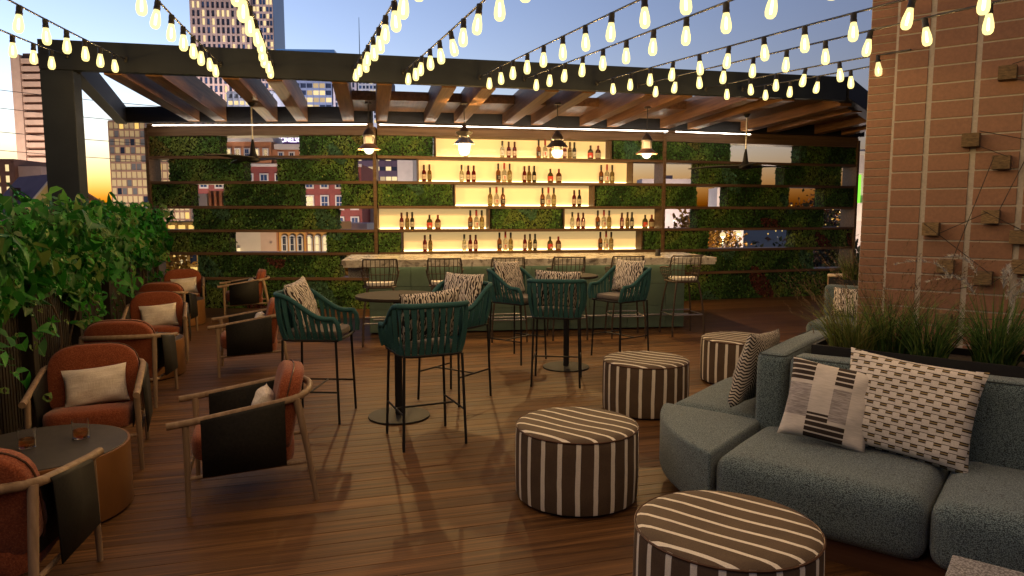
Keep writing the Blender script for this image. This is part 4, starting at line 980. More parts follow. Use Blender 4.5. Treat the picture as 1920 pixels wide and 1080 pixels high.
# ================================================================ rear seating at the right
rs = empty('rear_sofa', (4.35, 8.55, 0), SA, 'grey speckled sofa half hidden behind the grasses at the foot of the tiled wall', 'sofa')
cushion('seat', rect(-.55, .75, -.70, .05), .10, .42, .07, 4, rs); cushion('back', rect(-.55, .75, .055, .24), .25, .80, .05, 4, rs)
MB().box(-.52, .72, -.66, .22, 0, .10).build('plinth', M['walnut'], rs)
on = link('pillow', pillow_mesh('pillow', .42, .36, .14, M['zebra'], 15)); on.matrix_world = Matrix.Translation((4.35, 8.55, 0)) @ Matrix.Rotation(SA, 4, 'Z') @ Matrix.Translation((-.2, -.10, .62)) @ Matrix.Rotation(R(-18), 4, 'X')
tag(on, 'dark patterned pillow on the rear grey sofa behind the grasses', 'pillow')
rp = empty('planter_box', (4.35, 8.55, 0), SA, 'short black planter box behind the rear grey sofa', 'planter')
m = MB()
for a in ((-.55, .75, .26, .28), (-.55, .75, .62, .64), (-.55, -.53, .28, .62), (.73, .75, .28, .62)): m.box(*a, 0, .86)
m.build('box', M['steel_black'], rp); MB().box(-.53, .73, .28, .62, .7, .83).build('soil', M['soil'], rp)
for i, (dx, lab, kd) in enumerate(((.1, 'brown seeded grass in the rear planter against the tiled wall edge', 'dark'), (-.3, 'low green grass at the left end of the rear planter', 'golden'))):
    q = Vector((4.35, 8.55, 0))+Vector((math.cos(SA), math.sin(SA), 0))*dx+Vector((-math.sin(SA), math.cos(SA), 0))*.45
    o = empty('feather_grass', (q.x, q.y, .83), 0, lab, 'grass plant', 'grasses in the rear planter')
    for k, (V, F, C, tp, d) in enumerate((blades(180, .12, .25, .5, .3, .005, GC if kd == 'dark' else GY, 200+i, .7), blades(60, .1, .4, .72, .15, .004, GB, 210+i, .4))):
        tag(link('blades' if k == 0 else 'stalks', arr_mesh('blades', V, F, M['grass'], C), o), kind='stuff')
M['cream'] = m_noise('cream_lacquer', (.42, .34, .26), (.50, .41, .32), 8, rough=.5, bump=.04)
dc = empty('dining_chair', (5.15, 10.9, 0), R(200), 'cream curved-rail chair at the right end of the terrace behind the grasses', 'chair')
MB().tube([(.34*math.cos(g_), .30*math.sin(g_), .76+.02*math.sin(g_)) for g_ in [math.pi*k/14 for k in range(15)]], .028, 8).build('top_rail', M['cream'], dc, smooth=60)
for s in (-1, 1):
    MB().tube([(s*.33, .0, 0), (s*.335, .0, .75)], .018, 8).build('leg', M['oak'], dc, smooth=60); MB().tube([(s*.24, .30, 0), (s*.22, .23, .75)], .018, 8).build('leg', M['oak'], dc, smooth=60)
MB().lathe([(.001, .40), (.30, .40), (.31, .43), (.30, .46), (.001, .47)], 24).build('seat', M['cushion_grey'], dc, smooth=50)

# ================================================================ tiled wall at the right
TW0 = Vector((3.52, 6.70, 0)); ta = Vector((math.cos(SA), math.sin(SA), 0)); tn = Vector((-math.sin(SA), math.cos(SA), 0))
tw_ = empty('tiled_wall', TW0, SA, 'terracotta tiled wall with pale joints rising at the right', 'wall')
MB().box(.0, 4.6, .012, .5, 0, 6.5).build('backing', M['grout'], tw_)
PW, PH = .360, .155
cols = [(.022, .268)]+[(.313+PW*k, .313+PW*k+PW-.045) for k in range(7)]
tiles = {}
for ci, (a, b) in enumerate(cols):
    for r in range(28 if ci < 5 else 26):
        wk = round(b-a, 3)
        if wk not in tiles: tiles[wk] = MB().box(-wk/2, wk/2, -.006, .012, -PH/2+.0075, PH/2-.0075).mesh('tile', M['wall_tile'], bevel=.002, seg=1)
        link('tile', tiles[wk], tw_, ((a+b)/2, .006, PH*(r+.5)+.06))
sw = empty('tiled_wall', TW0, SA, 'narrow strip of smaller terracotta tiles set back beside the tiled wall', 'wall')
MB().box(-.24, -.002, .112, .5, 0, 6.5).build('backing', M['grout'], sw)
sme = MB().box(-.112, .112, -.006, .012, -.034, .034).mesh('tile', M['wall_tile'], bevel=.002, seg=1)
for r in range(56): link('tile', sme, sw, (-.122, .106, .0775*(r+.5)+.03))
# wooden blocks and the cords strung between them
BLK = [(.87, 2.87, 'small pale block high on the tiled wall at the right edge'), (.64, 2.33, 'striped wooden block on the tiled wall, top of the zigzag cords'), (.87, 2.13, 'mossy wooden block just below the striped block on the tiled wall'),
       (.82, 1.67, 'mossy wooden block at mid height right of centre on the tiled wall'), (.38, 1.56, 'mossy wooden block farthest left on the tiled wall'), (.51, 1.23, 'mossy wooden block just above the silver grass plumes'),
       (.80, 1.14, 'mossy wooden block low on the tiled wall where two cords cross'), (1.03, 1.50, 'mossy wooden block at the right edge at mid height on the tiled wall'), (1.06, 1.25, 'wide mossy wooden block at the right edge low on the tiled wall'), (.52, .74, 'wooden block behind the planter grasses near the foot of the tiled wall')]
bk = MB().box(-.065, .065, -.13, -.0065, -.058, .058).mesh('block', M['block'], bevel=.004); bp = []
for k, z, lab in BLK:
    c = TW0+ta*k; o = link('wall_block', bk, None, (c.x, c.y, z), (0, 0, SA)); tag(o, lab, 'wooden block', 'wooden blocks on the tiled wall'); bp.append((k, z))
def wp(k, z, out): q = TW0+ta*k-tn*out; return Vector((q.x, q.y, z))
CORD = [(1, 2, .05, .05, 'short cord from the striped block down to the mossy block'), (2, 5, -.05, .05, 'long diagonal cord across the middle of the tiled wall'), (4, 6, -.05, .05, 'cord slanting down from the leftmost block'), (4, 3, .05, -.02, 'nearly level cord leaving the leftmost block'),
        (6, 8, .05, .02, 'cord rising from the low block to the right edge'), (3, 7, -.05, .05, 'short cord between two blocks at the right edge')]
EXTRA = [((.70, 2.40), (1.35, 2.22), 'cord running right from the striped block'), ((.90, 2.93), (1.35, 3.06), 'cord leaving the top pale block upwards to the right'), ((.90, 2.82), (1.35, 2.66), 'cord leaving the top pale block downwards to the right'), ((.88, 1.72), (1.35, 3.0), 'steep cord rising from the mid block to the upper right'), ((.56, .77), (1.5, .83), 'low level cord just above the grass tufts'), ((.56, 1.02), (.80, 1.09), 'short cord behind the silver plumes')]
for i, j, a, b, lab in CORD:
    p, q = wp(bp[i][0]+a, bp[i][1]-a, .128), wp(bp[j][0]+b, bp[j][1]+.04, .128); tag(MB().tube([Vector((0, 0, 0)), q-p], .0035, 5).build('taut_string', M['cord'], loc=p), lab, 'string', 'cords between the wall blocks')
for (k0, z0), (k1, z1), lab in EXTRA:
    p, q = wp(k0, z0, .128), wp(k1, z1, .10); tag(MB().tube([Vector((0, 0, 0)), q-p], .0035, 5).build('taut_string', M['cord'], loc=p), lab, 'string', 'cords between the wall blocks')

# ================================================================ slat fence and ivy on the left
F0, F1 = Vector((-2.55, 2.2, 0)), Vector((-6.22, 12.35, 0)); fv = (F1-F0).normalized(); FLN = (F1-F0).length; fang = math.atan2(fv.y, fv.x)
M['fence'] = m_wood('dark_fence_wood', (.010, .008, .006), (.024, .018, .013), 2, 1, .6)
fence = empty('slat_fence', F0, fang, 'dark upright slat fence behind the armchairs, overgrown with ivy', 'fence')
sl = MB().box(-.021, .021, -.012, .012, .02, 1.62).mesh('slat', M['fence'], bevel=.002, seg=1)
n = int(FLN/.062)
for i in range(n): link('slat', sl, fence, (.03+i*.062, 0, 0), (0, 0, random.uniform(-.05, .05)))
for z in (.25, 1.45): MB().box(0, FLN, .014, .05, z, z+.07).build('rail', M['fence'], fence)
pm = MB().box(-.06, .06, -.07, .012, 0, 1.74).mesh('post', M['fence'], bevel=.004)
for i in range(8): link('post', pm, fence, (.2+i*(FLN-.4)/7, -.016, 0))
ivy_o = empty('ivy', F0, fang, 'dense glossy ivy climbing over the top of the slat fence', 'ivy')
def leaf_me(bend, fold, nm='leaf'):
    out = [(0, -.42), (.22, -.50), (.42, -.36), (.46, -.10), (.36, .18), (.18, .42), (0, .62)]
    pts = out+[(-x, y) for x, y in out[-2:0:-1]]; b = MB(); b.v.append((0, -.30, 0)); b.v.append((0, .1, .0))
    for x, y in pts: b.v.append((x, y, 0))
    b.v = [(x*.145, y*.145, .145*(fold*abs(x)-bend*(y*y)-.10*x*x)) for x, y, z in b.v]; k = len(pts)
    for i in range(k):
        j = (i+1) % k; ym = (pts[i][1]+pts[j][1])/2; c = 0 if ym < -.1 else 1; b.f.append((c, 2+i, 2+j))
    b.f += [(0, 2+3, 1), (0, 1, 2+k-3)] if 0 else []
    return b
LM = [leaf_me(b_, f_).mesh('leaf', M['ivy'], smooth=70) for b_, f_ in ((.35, .25), (.55, .35), (.2, .15), (.7, .3))]
def ivy_pos(rng):
    u_ = rng.uniform(0, 1)**1.0; x = u_*FLN*1.0
    clump = .5+.5*math.sin(x*2.3)*math.sin(x*.9+1.); zlow = 1.22-.40*clump
    z = rng.uniform(zlow, 1.77+.05*math.sin(x*3.1)+.04*math.sin(x*7.7)) if rng.uniform() > .07 else rng.uniform(.45, 1.3)
    y = -abs(rng.normal(0, .10))-.04 if rng.uniform() > .25 else rng.normal(0, .12)
    if z > 1.6: y = rng.normal(-.05, .16)
    return x, y, z
rng = np.random.default_rng(77); allp = []
for i in range(4200):
    x, y, z = ivy_pos(rng)
    s = rng.uniform(.55, 1.5) if i < 2000 else rng.uniform(.22, .5)
    nz = rng.normal(.45, .5); q = Vector((rng.normal(0, .75), -1.0+rng.normal(0, .35), nz)).normalized()
    if y > .06: q.y = -q.y
    rot = q.to_track_quat('Z', 'Y') @ Quaternion((0, 0, 1), rng.normal(math.pi, 1.1))
    wpos = F0+fv*x+Vector((-fv.y, fv.x, 0))*y; d = math.hypot(wpos.x, wpos.y)
    vis = abs(wpos.x/max(.1, wpos.y)) < .735 and wpos.y > 1
    allp.append((d/s if vis and y < .03 else 99, Vector((x, y, z)), rot, s, d))
allp.sort(key=lambda t: t[0]); sel = [t for t in allp if t[0] < 90]; near = sel[:300]; rest = sel[300:]+[t for t in allp if t[0] >= 90]
for i, (_, p, rot, s, d) in enumerate(near):
    o = link('leaf', LM[i % 4], ivy_o, p); o.rotation_mode = 'QUATERNION'; o.rotation_quaternion = rot; o.scale = (s, s, s)
lv = [np.array(leaf_me(b_, f_).v) for b_, f_ in ((.35, .25), (.55, .35), (.2, .15), (.7, .3))]; lf = np.array(leaf_me(.35, .25).f)
Vs, Fs, Cs = [], [], []; o_ = 0
IC = np.array([(.008, .070, .008), (.016, .130, .012), (.036, .21, .020), (.10, .17, .04)])
for i, (_, p, rot, s, d) in enumerate(rest):
    Mx = np.array(rot.to_matrix())*s; v = lv[i % 4] @ Mx.T+np.array(p); Vs.append(v); Fs.append(lf+o_); o_ += len(v)
    cc = IC[rng.integers(0, 4)]*rng.uniform(.6, 1.3); Cs.append(np.tile(np.append(cc, 1), (len(v), 1)))
tag(link('small_leaves', arr_mesh('small_leaves', np.concatenate(Vs), np.concatenate(Fs), M['leaf'], np.concatenate(Cs), True), ivy_o), kind='stuff')
for i in range(26):
    x = rng.uniform(0, FLN); pts = [(x+.12*math.sin(k*1.1+i)*k/6, -.03-.05*math.sin(k+i), 0.02+1.75*k/9) for k in range(10)]
    MB().tube(pts, [.011*(1-.06*k) for k in range(10)], 6).build('stem', M['stem'], ivy_o, smooth=60)
# ================================================================ the city beyond
def wins(name, c, rough=.15): return NB(name).fin(c, rough, spec=.8)
M['pane_dark'] = wins('pane_dark', (.02, .03, .06)); M['pane_blue'] = wins('pane_blue', (.035, .07, .17)); M['pane_grey'] = wins('pane_grey', (.16, .17, .19))
M['pane_lit'] = m_emit('pane_lit', (1, .74, .36), .20); M['pane_dim'] = m_emit('pane_dim', (1, .70, .36), .10); M['pane_gold'] = m_emit('pane_gold', (1, .62, .16), .20)
def wallm(name, c, k=.82, sc=.6): return m_noise(name, tuple(q*k for q in c), c, sc, rough=.85, bump=0)
def facade(parent, x0, x1, z0, z1, nc, nr, wallmat, mats, wts, pier=.25, span=.3, depth=.35, y=0, side=None, seed=1, limit=300, frame=None):
    """piers and floor bands standing proud of recessed panes, on the plane y=0 (towards -y) of the parent's frame"""
    rng = random.Random(seed); w_, h_ = (x1-x0)/nc, (z1-z0)/nr; m = MB(); T = (lambda p: p) if side is None else side
    for i in range(nc+1):
        x = x0+i*w_; m.box(x-w_*pier/2, x+w_*pier/2, y-depth, y, z0, z1)
    for j in range(nr+1):
        z = z0+j*h_; m.box(x0, x1, y-depth*.8, y, z-h_*span/2, z+h_*span/2)
    m.v = [T(p) for p in m.v]; m.build('pier_grid', wallmat, parent)
    cache = {}; left = {}; cnt = 0
    for j in range(nr):
        for i in range(nc):
            mt = rng.choices(mats, wts)[0]; cx, cz = x0+(i+.5)*w_, z0+(j+.5)*h_; a, b = w_*(1-pier)/2, h_*(1-span)/2
            if cnt < limit:
                if mt.name not in cache:
                    q = MB().box(-a, a, -.06, 0, -b, b); q.v = [tuple(Vector(T(p))-Vector(T((0, 0, 0)))) for p in q.v]; cache[mt.name] = q.mesh('pane', mt)
                link('pane', cache[mt.name], parent, T((cx, y-.02, cz))); cnt += 1
            else: left.setdefault(mt.name, (mt, MB()))[1].box(cx-a, cx+a, y-.08, y-.02, cz-b, cz+b)
    for mt, q in left.values():
        q.v = [T(p) for p in q.v]; tag(q.build('panes', mt, parent), kind='stuff')
def bld(name, lab, cat, x, y, rz=0): return empty(name, (x, y, GZ), rz, lab, cat)
def turn(x, y, a): ca, sa = math.cos(a), math.sin(a); return lambda p: (x+p[0]*ca-p[1]*sa, y+p[0]*sa+p[1]*ca, p[2])
# --- stone and glass tower with lit windows (behind the string lights)
M['stone_pink'] = wallm('pink_stone', (.52, .40, .38)); M['blue_glass'] = NB('blue_glass').fin((.05, .13, .30), .12, spec=.9)
t = bld('tower', 'tall pinkish stone tower with lit windows and a blue glass crown rising behind the pergola', 'tower', -131, 300, R(4)); h0 = 40
MB().box(0, 23.5, .0, 24, 0, 128).build('core', M['stone_pink'], t)
facade(t, 0, 23.5, h0, 124, 12, 25, M['stone_pink'], [M['pane_dark'], M['pane_blue'], M['pane_lit']], [5, 2, 3.2], .42, .22, .8, seed=3)
MB().box(23.5, 32, 3, 22, 0, 104).build('glass_wing', M['blue_glass'], t)
q = MB().box(23.5, 32, 3, 22, 104, 118); q.v = [(x, y, z-(11*(x-23.5)/8.5 if z > 110 else 0)) for x, y, z in q.v]; q.build('glass_crown', M['blue_glass'], t)
facade(t, 23.8, 31.8, h0, 102, 6, 22, M['stone_pink'], [M['pane_blue'], M['pane_dark'], M['pane_lit']], [5, 3, 3], .22, .30, .4, 3, seed=5, limit=0)
# --- blue office tower with a faceted glass roof
M['blue_conc'] = wallm('blue_concrete', (.14, .18, .30)); bt = bld('office_tower', 'dark blue office tower with lit floors and a blue faceted glass roof', 'tower', -93, 285, R(3))
MB().box(0, 22, 0, 20, 0, 62).build('core', M['blue_conc'], bt); facade(bt, 0, 22, 40, 62, 9, 8, M['blue_conc'], [M['pane_dark'], M['pane_lit'], M['pane_dim']], [4, 3, 2], .12, .35, .4, seed=8)
q = MB().box(-1, 25, 0, 20, 62, 74.5); q.v = [((x+1)*.86+1 if z > 70 else x, y, z) for x, y, z in q.v]; q.build('roof', M['blue_glass'], bt)
g2 = bld('office_tower', 'slim grey brown office slab beside the dark blue tower', 'tower', -66, 270, R(-2)); M['grey_brown'] = wallm('grey_brown', (.34, .29, .31))
MB().box(0, 8, 0, 12, 0, 66).build('core', M['grey_brown'], g2); facade(g2, 0, 8, 40, 64, 5, 10, M['grey_brown'], [M['pane_dark'], M['pane_lit']], [8, 1], .5, .25, .5, seed=9)
g3 = bld('office_block', 'pale gridded office block with lit windows and a thin mast seen between the rafters', 'building', -57, 270, R(2)); M['pale_grey'] = wallm('pale_grey', (.38, .38, .42))
MB().box(0, 12, 0, 12, 0, 60).build('core', M['pale_grey'], g3); facade(g3, 0, 12, 44, 60, 9, 9, M['pale_grey'], [M['pane_dark'], M['pane_blue'], M['pane_lit']], [4, 3, 3], .3, .35, .4, seed=10)
MB().tube([(-.4, 6, 58), (-.4, 6, 84)], [.22, .08], 6).build('mast', M['steel'], g3)
g4 = bld('office_block', 'low pale block with lit windows at the foot of the stone tower', 'building', -98, 250, 0)
MB().box(0, 16, 0, 12, 0, 52).build('core', M['pale_grey'], g4); facade(g4, 0, 16, 36, 52, 8, 7, M['pale_grey'], [M['pane_dark'], M['pane_lit'], M['pane_grey']], [3, 2, 3], .25, .4, .4, seed=12)
# --- left skyline
M['beige'] = wallm('beige_concrete', (.56, .40, .33)); M['beige_d'] = wallm('brown_band', (.24, .14, .11))
ts = bld('apartment_slab', 'tall beige apartment slab with horizontal bands behind the left pergola post', 'tower', -103.2, 150, R(-2))
MB().box(0, 1.9, 0, 4, 0, 43.2).build('end_wall', M['beige'], ts); MB().box(1.95, 6.4, 1.0, 4, 0, 43.6).build('core', M['beige_d'], ts)
for j in range(20): MB().box(2.0, 6.4, .2, 1.0, 12+1.55*j, 12.95+1.55*j).build('balcony_band', M['beige'], ts)
s1 = bld('apartment_block', 'small brown block with lit windows at the far left edge', 'building', -93, 126, R(2)); M['brown_brick'] = wallm('brown_brick', (.22, .11, .075))
MB().box(0, 5.5, 0, 10, 0, 20.2).build('core', M['brown_brick'], s1); MB().box(5.55, 9.5, 1, 10, 0, 19).build('side_wing', M['beige'], s1)
facade(s1, .4, 5.2, 8, 19.6, 3, 6, M['brown_brick'], [M['pane_gold'], M['pane_lit']], [1, 2], .55, .4, .25, seed=14)
M['roof_purple'] = wallm('purple_roof', (.16, .075, .10)); M['yellow_wall'] = wallm('yellow_wall', (.55, .44, .20)); M['white_trim'] = wallm('white_trim', (.6, .52, .46))
hs = bld('gabled_house', 'yellow gabled house with a purple brown roof behind the ivy', 'house', -37.4, 53, R(52)); hs.scale = (.7, .7, .945)
MB().box(1, 7.4, 0, 9, 0, 11.2).build('wall', M['yellow_wall'], hs)
q = MB(); q.v = [(1, -.01, 11.2), (7.4, -.01, 11.2), (4.2, -.01, 14.1), (1, 9, 11.2), (7.4, 9, 11.2), (4.2, 9, 14.1)]; q.f = [(0, 1, 2), (3, 5, 4), (0, 3, 4, 1)]; q.build('gable', M['yellow_wall'], hs)
q = MB().hexa([(.2, -.7, 10.6), (4.2, -.7, 14.25), (4.2, 9.7, 14.25), (.2, 9.7, 10.6), (.2, -.7, 10.85), (4.2, -.7, 14.5), (4.2, 9.7, 14.5), (.2, 9.7, 10.85)]); r_ = q.build('roof_slope', M['roof_purple'], hs)
q = MB().hexa([(4.2, -.7, 14.25), (8.2, -.7, 10.6), (8.2, 9.7, 10.6), (4.2, 9.7, 14.25), (4.2, -.7, 14.5), (8.2, -.7, 10.85), (8.2, 9.7, 10.85), (4.2, 9.7, 14.5)]); q.build('roof_slope', M['roof_purple'], hs)
MB().bar((.1, -.78, 10.6), (4.2, -.78, 14.38), .16, .28, (0, 1, 0)).build('barge_board', M['white_trim'], hs); MB().bar((4.2, -.78, 14.38), (8.3, -.78, 10.6), .16, .28, (0, 1, 0)).build('barge_board', M['white_trim'], hs)
MB().box(1.4, 2.2, 3, 3.8, 11.6, 13.4).build('chimney', M['brown_brick'], hs)
tr = bld('truss_bridge', 'rust brown sloping truss bridge right of the yellow house', 'bridge', -53, 88, 0); M['rust'] = wallm('rust_steel', (.22, .10, .05))
P0, P1, Q0, Q1 = Vector((-3.5, 0, 15.6)), Vector((4.6, 0, 10.4)), Vector((-3.5, 0, 12.4)), Vector((4.6, 0, 9.2))
MB().bar(P0, P1, .5, .55).build('top_chord', M['rust'], tr); MB().bar(Q0, Q1, .4, .35).build('bottom_chord', M['rust'], tr)
for k in range(9):
    a, b = k/8, min(1, k/8+.06); MB().bar(P0.lerp(P1, a), Q0.lerp(Q1, a), .2, .2, (0, 1, 0)).build('strut', M['rust'], tr)
    if k < 8: MB().bar(P0.lerp(P1, a), Q0.lerp(Q1, (k+1)/8), .16, .16, (0, 1, 0)).build('brace', M['rust'], tr)
MB().box(-3.2, -2.5, -.3, .3, 0, 12.5).build('pier', M['rust'], tr); MB().box(3.4, 4.1, -.3, .3, 0, 10).build('pier', M['rust'], tr)
M['office_bronze'] = wallm('bronze_frame', (.32, .20, .15))
go = bld('glass_office', 'glass office block with a bronze grid and panes coloured like reflected sunset left of the shelf wall', 'building', -61.4, 110, R(3))
MB().box(0, 11.5, .0, 10, 0, 24.8).build('core', M['office_bronze'], go); MB().box(2.5, 8, 2, 8, 24.8, 26.6).build('plant_room', M['office_bronze'], go)
M['pane_painted_sunset'] = wins('pane_painted_sunset', (.62, .52, .30), .3); facade(go, 0, 11.5, 8.5, 24.6, 15, 13, M['office_bronze'], [M['pane_painted_sunset'], M['pane_gold'], M['pane_grey'], M['pane_dark']], [7, .7, 2, .8], .14, .22, .22, seed=20)  # sunset reflection painted into the pane colour
# --- brick buildings seen through the shelf gaps
M['red_brick'] = wallm('red_brick', (.26, .075, .070), .8, 3); M['orange_brick'] = wallm('orange_brick', (.42, .19, .10), .85, 3); M['win_white'] = wallm('white_frame', (.62, .58, .58))
def win_framed(parent, cx, cz, w_, h_, mt, y=-.02, arch=False):
    f = MB().box(cx-w_/2-.12, cx+w_/2+.12, y-.16, y, cz-h_/2-.12, cz+h_/2+.12).build('window_frame', M['win_white'], parent)
    if arch: MB().prism([((w_/2+.12)*math.cos(g_), (w_/2+.12)*math.sin(g_)) for g_ in [math.pi*k/8 for k in range(9)]], 0, .16).build('window_arch', M['win_white'], parent, loc=(cx, y, cz+h_/2), rot=(R(90), 0, 0))
    p = MB()
    for sx in (-1, 1):
        for sz in (-1, 1): p.box(cx+sx*w_/4-w_*.21, cx+sx*w_/4+w_*.21, y-.20, y-.165, cz+sz*h_/4-h_*.22, cz+sz*h_/4+h_*.22)
    p.build('pane', mt, f)
    if arch: MB().prism([((w_/2)*math.cos(g_), (w_/2)*math.sin(g_)) for g_ in [math.pi*k/8 for k in range(9)]], .17, .20).build('pane', mt, f, loc=(cx, y, cz+h_/2), rot=(R(90), 0, 0))
rb = bld('brick_hotel', 'red brick hotel with white cornice and white-framed windows seen through the upper left gaps', 'building', -35.5, 80, R(3))
MB().box(0, 18.5, 0, 12, 0, 16.2).build('wall', M['red_brick'], rb); MB().box(-.05, 8.6, -.10, 11, 16.25, 18.6).build('upper_storey', M['orange_brick'], rb); MB().box(8.65, 14, .3, 11, 16.25, 17.8).build('upper_storey', M['orange_brick'], rb)
MB().box(-.3, 8.9, -.45, 11.2, 18.62, 19.3).build('cornice', M['win_white'], rb); MB().box(8.95, 14.2, -.1, 11.2, 17.82, 18.4).build('cornice', M['win_white'], rb); MB().box(-.1, 18.6, -.2, .0, 15.9, 16.22).build('string_course', M['win_white'], rb)
for i in range(8): win_framed(rb, .9+i*1.02, 17.3, .42, 1.0, [M['pane_lit'], M['pane_dim'], M['pane_blue']][i % 3], -.12)
for i in range(4): win_framed(rb, 9.6+i*1.2, 17.0, .42, .9, [M['pane_blue'], M['pane_dark']][i % 2], .28)
for j in range(5):
    for i in range(11): win_framed(rb, 1.1+i*1.66, 14.3-j*2.4, .72, 1.45, [M['pane_blue'], M['pane_blue'], M['pane_lit'], M['pane_dark']][(i*3+j*5) % 4], -.02)
M['sign_purple'] = wallm('purple_billboard', (.12, .022, .20)); bb = bld('billboard', 'purple rooftop billboard with white capital letters above the brick hotel', 'billboard', -30.8, 84, R(3))
MB().box(0, 8.4, 0, .3, 17.9, 21.6).build('panel', M['sign_purple'], bb); MB().box(3.0, 3.3, .05, .25, 9, 18.4).build('post', M['steel'], bb); MB().box(6.4, 6.7, .05, .25, 9, 18.4).build('post', M['steel'], bb)
M['sign_glow'] = m_emit('sign_letters', (.95, .92, 1), .5)
def text(s, size, parent, loc, rot, m, name='lettering', ext=.03):
    cu = bpy.data.curves.new(name, 'FONT'); cu.body = s; cu.size = size; cu.extrude = ext; o = bpy.data.objects.new(name, cu); COL.objects.link(o)
    dg = bpy.context.evaluated_depsgraph_get(); me = bpy.data.meshes.new_from_object(o.evaluated_get(dg)); bpy.data.objects.remove(o); me.materials.clear(); me.materials.append(m)
    return link(name, me, parent, loc, rot)
tx = text('DONELSON', .80, bb, (3.35, -.05, 18.98), (R(90), 0, 0), M['sign_glow']); tx.scale = (.78, 1, 1)
gs = text('Gun Town', .72, rb, (12.3, -.30, 9.75), (R(90), 0, 0), M['win_white'])
# glassy block with brown fins
gf = bld('finned_block', 'pale glass block with brown stone fins in the left shelf gap', 'building', -31.5, 70, R(2)); M['pale_glass'] = NB('pale_glass').fin((.38, .39, .43), .2, spec=.8)
MB().box(0, 1.6, 0, 6, 0, 12.6).build('glass_bay', M['pale_glass'], gf); MB().box(1.65, 4.3, .5, 6, 0, 12.9).build('core', M['brown_brick'], gf)
for i in range(5): MB().box(1.75+i*.52, 1.98+i*.52, 0, .5, 9.7, 12.9).build('fin', M['orange_brick'], gf)
# yellow lit shop fronts far left, low
sf = bld('lit_shopfront', 'golden lit shop building behind the lower left shelf gaps', 'building', -31, 62, 0); M['gold_stone'] = wallm('gold_stone', (.45, .28, .08))
MB().box(0, 6.4, 0, 5, 0, 10.0).build('wall', M['gold_stone'], sf); facade(sf, .1, 6.3, 2.5, 9.8, 7, 6, M['gold_stone'], [M['pane_gold'], M['pane_lit'], M['pane_dark']], [4, 3, 1], .25, .2, .25, seed=33)
# gold brick building with arched windows
ga = bld('arched_building', 'gold brick building with tall arched windows in the wide left shelf gap', 'building', -22.2, 55, R(1)); M['gold_brick'] = wallm('gold_brick', (.60, .32, .10), .85, 3)
MB().box(4.0, 8.1, 0, 8, 0, 10.0).build('wall', M['gold_brick'], ga); MB().box(-.8, 2.6, .6, 8, 0, 10.2).build('pale_wing', M['white_trim'], ga); MB().box(2.62, 3.95, .3, 8, 0, 10.3).build('link_bay', M['beige'], ga)
for i in range(6): win_framed(ga, 4.6+i*.60+(.12 if i > 2 else 0), 8.3, .24, 1.0, M['pane_dark'] if i < 3 else M['pane_lit'], -.02, True)
for x in (4.0, 6.25, 8.0): MB().box(x, x+.14, -.18, 0, 0, 10.15).build('pilaster', M['orange_brick'], ga)
for i in range(4): MB().tube([(-.6+i*.5, .3, 6.6), (-.6+i*.5, .3, 8.0)], .12, 8).build('column', M['pane_lit'], ga)  # columns share the lit pane glow, light put into their surface
a2 = bld('arched_building', 'small gold building with arched windows and grey roof near the left shelf post', 'building', -15.6, 65, R(1)); MB().box(0, 2.2, 0, 5, 0, 9.2).build('wall', M['gold_brick'], a2); MB().box(-.2, 2.4, -.2, 5.2, 9.22, 9.8).build('roof', M['pale_grey'], a2)
for i in range(3): win_framed(a2, .45+i*.65, 8.0, .26, .9, M['pane_dark'], -.02, True)
for i in range(5):
    tk = tag(MB().lathe([(.001, 0), (.55, 0), (.55, 11.4+.0*i), (.5, 11.5), (.001, 11.55)], 14).build('storage_tank', M['white_trim'], smooth=40), f'white cylindrical rooftop tank, {ORD[i]} from the left behind the small arched building', 'tank', 'white tanks in the left shelf gap'); tk.location = (-18.6+i*1.15, 88, GZ)
rw = bld('warehouse', 'rusty red low warehouse behind the left shelf post', 'building', -16.6, 78, R(-6)); M['rust_red'] = wallm('rust_red', (.20, .075, .06)); MB().box(0, 4.0, 0, 5, 0, 9.3).build('wall', M['rust_red'], rw)
for i in range(6): MB().box(.2+i*.65, .5+i*.65, -.15, 0, .5, 9.2).build('rib', M['beige'], rw)
# dark office with lit bands and pale stair core, next to the lit shelves
do = bld('dark_office', 'dark violet office with lit window bands beside the lit shelves', 'building', -27, 120, R(2)); M['violet'] = wallm('violet_wall', (.09, .065, .12))
MB().box(0, 7.8, 0, 10, 0, 20.8).build('core', M['violet'], do); facade(do, 0, 7.8, 14, 20.6, 8, 4, M['violet'], [M['pane_lit'], M['pane_dim'], M['pane_dark']], [3, 2, 3], .10, .60, .2, seed=41)
MB().box(7.85, 10.4, -.3, 10, 0, 21.6).build('stair_core', M['win_white'], do); MB().box(-.1, 10.5, -.6, -.3, 13.2, 14.2).build('base_band', M['white_trim'], do)
